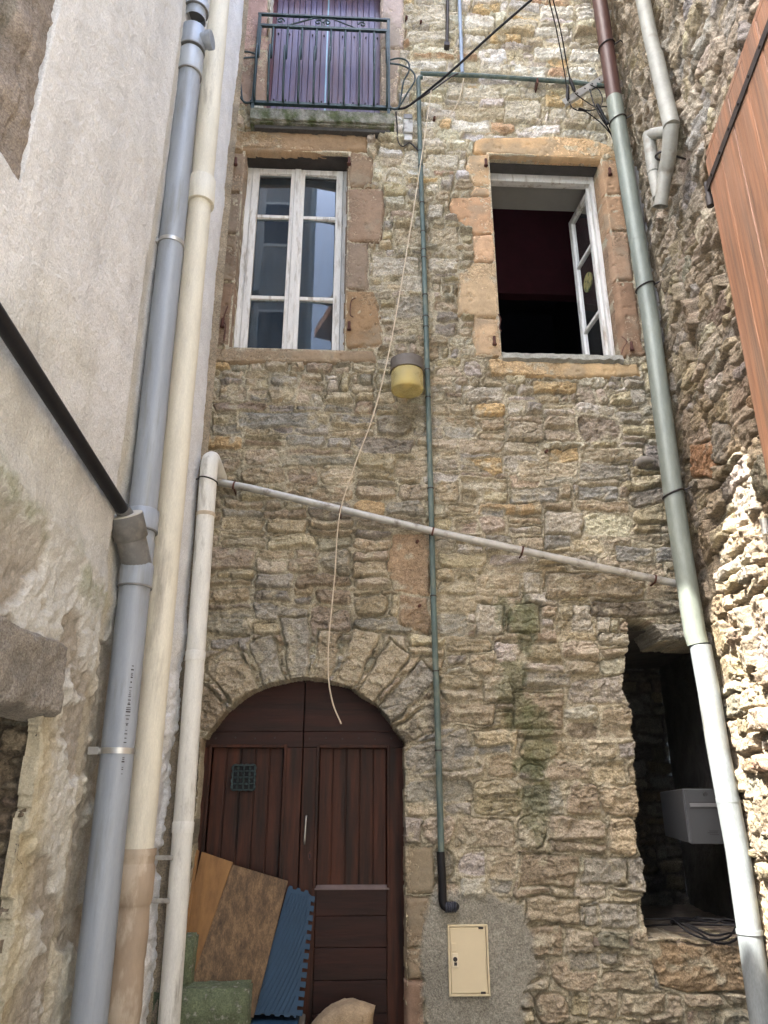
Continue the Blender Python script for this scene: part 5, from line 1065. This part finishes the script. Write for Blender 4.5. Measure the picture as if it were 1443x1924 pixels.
# ------------------------------------------------------------------ things leaning on the door
def lean(name, px, Yt, Yb, th, m, label, cat, cuts=None):
    ys = [p[1] for p in px]; y0, y1 = min(ys), max(ys)
    P = [F(a, b, Yt + (Yb - Yt) * (b - y0) / (y1 - y0)) for a, b in px]
    nrm = (P[1] - P[0]).cross(P[-1] - P[0]).normalized()
    if nrm.y < 0: nrm = -nrm
    o = MB().prism(P, nrm * th).build(name, m, origin=P[-1], bevel=.0015); return tag(o, label, cat), P, nrm
lean('plank', [(358, 1592), (374, 1598), (350, 1760), (330, 1758)], D + .085, D - .03, .018, M['plank'], 'narrow orange brown plank leaning leftmost against the brown door', 'plank')
lean('plank', [(379, 1600), (438, 1620), (366, 1826), (330, 1812)], D + .08, D - .06, .018, M['plank'], 'wide orange brown plank leaning between narrow plank and chipboard', 'plank')
lean('chipboard', [(437, 1624), (541, 1655), (476, 1912), (340, 1900)], D + .06, D - .11, .016, M['osb'], 'brown chipboard sheet leaning against the arched door', 'board')
# foam mat with jigsaw edges
def foam():
    c = [(541, 1668), (586, 1680), (556, 1912), (474, 1906)]; Yt, Yb = D + .075, D - .07
    def pt(s, t):
        a = (c[0][0] + (c[1][0] - c[0][0]) * s, c[0][1] + (c[1][1] - c[0][1]) * s); b = (c[3][0] + (c[2][0] - c[3][0]) * s, c[3][1] + (c[2][1] - c[3][1]) * s)
        x, y = a[0] + (b[0] - a[0]) * t, a[1] + (b[1] - a[1]) * t; return F(x, y, Yt + (Yb - Yt) * t)
    out = []
    for k in range(3):                       # top tabs
        a = k / 3; out += [(a, 0), (a + .04, -.02), (a + .16, -.02), (a + .2, 0)]
    n = 13
    for k in range(n):
        a = (k + .2) / n; out += [(1, a), (1.14, a - .05 / n), (1.14, a + .6 / n), (1, a + .55 / n)]
    out += [(1, 1)]
    for k in range(4): a = 1 - (k + .2) / 4.5; out += [(a, 1), (a - .01, .985), (a - .1, .985), (a - .11, 1)]
    out += [(0, 1)]
    P = [pt(*q) for q in out]; nrm = (pt(1, 0) - pt(0, 0)).cross(pt(0, 1) - pt(0, 0)).normalized(); nrm = nrm if nrm.y > 0 else -nrm
    # ears are non-convex: triangulate through bmesh
    import bmesh
    bm = bmesh.new(); vs1 = [bm.verts.new(p - P[-1]) for p in P]; f = bm.faces.new(vs1); r = bmesh.ops.extrude_face_region(bm, geom=[f]); bmesh.ops.translate(bm, verts=[v for v in r['geom'] if isinstance(v, bmesh.types.BMVert)], vec=nrm * .012)
    bmesh.ops.triangulate(bm, faces=bm.faces[:]); bmesh.ops.recalc_face_normals(bm, faces=bm.faces[:]); me = bpy.data.meshes.new('foam_mat'); bm.to_mesh(me); bm.free(); o = bpy.data.objects.new('foam_mat', me); C.objects.link(o); me.materials.append(M['foam'])
    root = thing('foam_mat', P[-1], 'blue ribbed foam mat with jigsaw edge leaning against the door', 'mat'); o.name = 'sheet'; o.location = P[-1]; o.parent = root; o.location = (0, 0, 0)
    g = MB()
    for k in range(17):                      # diagonal raised ribs
        a = -.35 + k * .075; q = [(max(0, 0), 0)]
        L_ = []
        for t in np.linspace(.03, .97, 14):
            s = (t * .0) + (k + 1) / 9 - t * .9
            if 0.03 < s < .97: L_.append(pt(s, t) - nrm * .0015)
        if len(L_) > 2: g.tube(L_, .0024, 6)
    g.build('rib', M['foam'], root)
foam()
g = MB(); P = [F(470, 1908, D - .10), F(560, 1912, D - .10)]; z = ztop + .002
xa, xb = P[0].x, P[1].x; out = [(xa, D - .16)]
for k in range(8):
    a = xa + (xb - xa) * k / 8; q = (xb - xa) / 8; out += [(a + q * .2, D - .16), (a + q * .15, D - .175), (a + q * .75, D - .175), (a + q * .7, D - .16)]
out += [(xb, D - .16), (xb, D + .05), (xa, D + .05)]
g.prism([(x, y, z) for x, y in out], (0, 0, .012)); tag(g.build('foam_mat', M['foam'], origin=(xa, D, z)), 'blue foam mat lying flat under the leaning boards', 'mat')
# rock
def rock(name, P, Y, th, m, label, cat):
    import bmesh
    P3 = [F(a, b, Y) for a, b in P]; c = sum(P3, Vector()) / len(P3); bm = bmesh.new(); n = len(P3); rings = []
    for k, (s, dy) in enumerate(((.55, -th), (.86, -th * .75), (1, -th * .2), (1, .1 * th), (.85, th * .8), (.4, th))):
        rings.append([bm.verts.new(c + (p - c) * s + Vector((random.uniform(-.004, .004), dy, random.uniform(-.006, .004)))) for p in P3])
    for r in range(len(rings) - 1):
        for i in range(n): bm.faces.new((rings[r][i], rings[r][(i + 1) % n], rings[r + 1][(i + 1) % n], rings[r + 1][i]))
    bm.faces.new(rings[0][::-1]); bm.faces.new(rings[-1]); bmesh.ops.triangulate(bm, faces=bm.faces[:]); bmesh.ops.subdivide_edges(bm, edges=bm.edges[:], cuts=2, use_grid_fill=True, fractal=.25, seed=3); bmesh.ops.recalc_face_normals(bm, faces=bm.faces[:])
    for v in bm.verts: v.co -= c
    me = bpy.data.meshes.new(name); bm.to_mesh(me); bm.free()
    for p in me.polygons: p.use_smooth = True
    me.materials.append(m); o = bpy.data.objects.new(name, me); o.location = c; C.objects.link(o); return tag(o, label, cat)
rock('boulder', [(580, 1926), (600, 1905), (625, 1888), (648, 1877), (665, 1877), (684, 1882), (704, 1892), (702, 1912), (700, 1950), (640, 1960), (590, 1950)], D - .02, .10, mat('boulder_stone', (.40, .30, .19), var=.25, scale=12, rough=.95, bump=1, bscale=40, bdist=.012, fine=.2), 'tan rough stone lying in front of the brown door', 'stone')
# mossy steps
def hfbox(x0, x1, y0, y1, z0, z1, name, m, parent=None):
    import bmesh
    bm = bmesh.new(); bmesh.ops.create_cube(bm, size=1); bmesh.ops.scale(bm, vec=(x1 - x0, y1 - y0, z1 - z0), verts=bm.verts); bmesh.ops.bevel(bm, geom=bm.edges[:], offset=.009, segments=2, affect='EDGES')
    bmesh.ops.subdivide_edges(bm, edges=[e for e in bm.edges if e.calc_length() > .04], cuts=10, use_grid_fill=True)
    for v in bm.verts: v.co += Vector([random.uniform(-.0025, .0025)] * 1 + [random.uniform(-.0025, .0025), random.uniform(-.006, .006)])
    me = bpy.data.meshes.new(name); bm.to_mesh(me); bm.free(); me.materials.append(m)
    for p in me.polygons: p.use_smooth = True
    o = bpy.data.objects.new(name, me); o.location = ((x0 + x1) / 2, (y0 + y1) / 2, (z0 + z1) / 2); C.objects.link(o)
    if parent: o.location = Vector(o.location); attach(o, parent)
    return o
sy0 = D - .26; zs_ = F(400, 1860, sy0).z
xr = F(466, 1880, sy0).x
st_ = thing('mossy_steps', (F(400, 1880, sy0).x, sy0, 0), 'green mossy stone steps behind the white pipe left of the door', 'steps')
hfbox(xr - .42, xr, sy0, D + .05, .0, zs_, 'lower_step', M['mossy'], st_)
xq = F(362, 1780, sy0 + .1).x; hfbox(xq - .3, xq, sy0 + .1, D + .02, .0, F(350, 1762, sy0 + .1).z, 'upper_step', M['mossy'], st_)

# bent iron stay hooks beside the windows
for P in ([(428, 575), (422, 592), (419, 604), (424, 612), (421, 640)], [(668, 560), (660, 566), (658, 590), (664, 596)], [(936, 590), (941, 600), (938, 615), (942, 622)], [(1168, 632), (1178, 642), (1172, 652), (1168, 664)]):
    g = MB(); g.tube(smooth([F(a, b, D - .035) for a, b in P]), .0035, 6); g.build('stay_hook', M['rust'], house)
# loose grey shutter beside the open window
x0 = F(1168, 330, D - .05).x; g = MB(); z1 = F(1165, 318, D - .05).z; z0 = F(1205, 676, D - .05).z
for i in range(3): g.box((x0 + i * .05 + .0015, D - .085 - (.012 if i == 0 else 0), z0), (x0 + (i + 1) * .05 - .0015, D - .055, z1))
o = g.build('shutter', M['grey_paint'], house, bevel=.002); o['label'] = 'narrow weathered grey shutter folded back beside the open window'
# dried plant tuft in the crack
g = MB(); c = F(388, 765, D - .05); rr = random.Random(8)
for k in range(26):
    d = Vector((rr.uniform(-.2, 1), rr.uniform(-1, 0), rr.uniform(-1, .8))).normalized(); L_ = rr.uniform(.03, .09); g.tube([c, c + d * L_ * .5 + Vector((0, 0, -.005)), c + d * L_ + Vector((0, 0, -.02))], [.003, .002, .0008], 4)
tag(g.build('dry_plant', mat('dry_leaf', (.05, .045, .03), var=.3, bump=0), origin=c), 'small dark dry plant growing from the crack beside the plaster wall', 'plant')
print('verts', sum(len(o.data.vertices) for o in bpy.data.objects if o.type == 'MESH'))
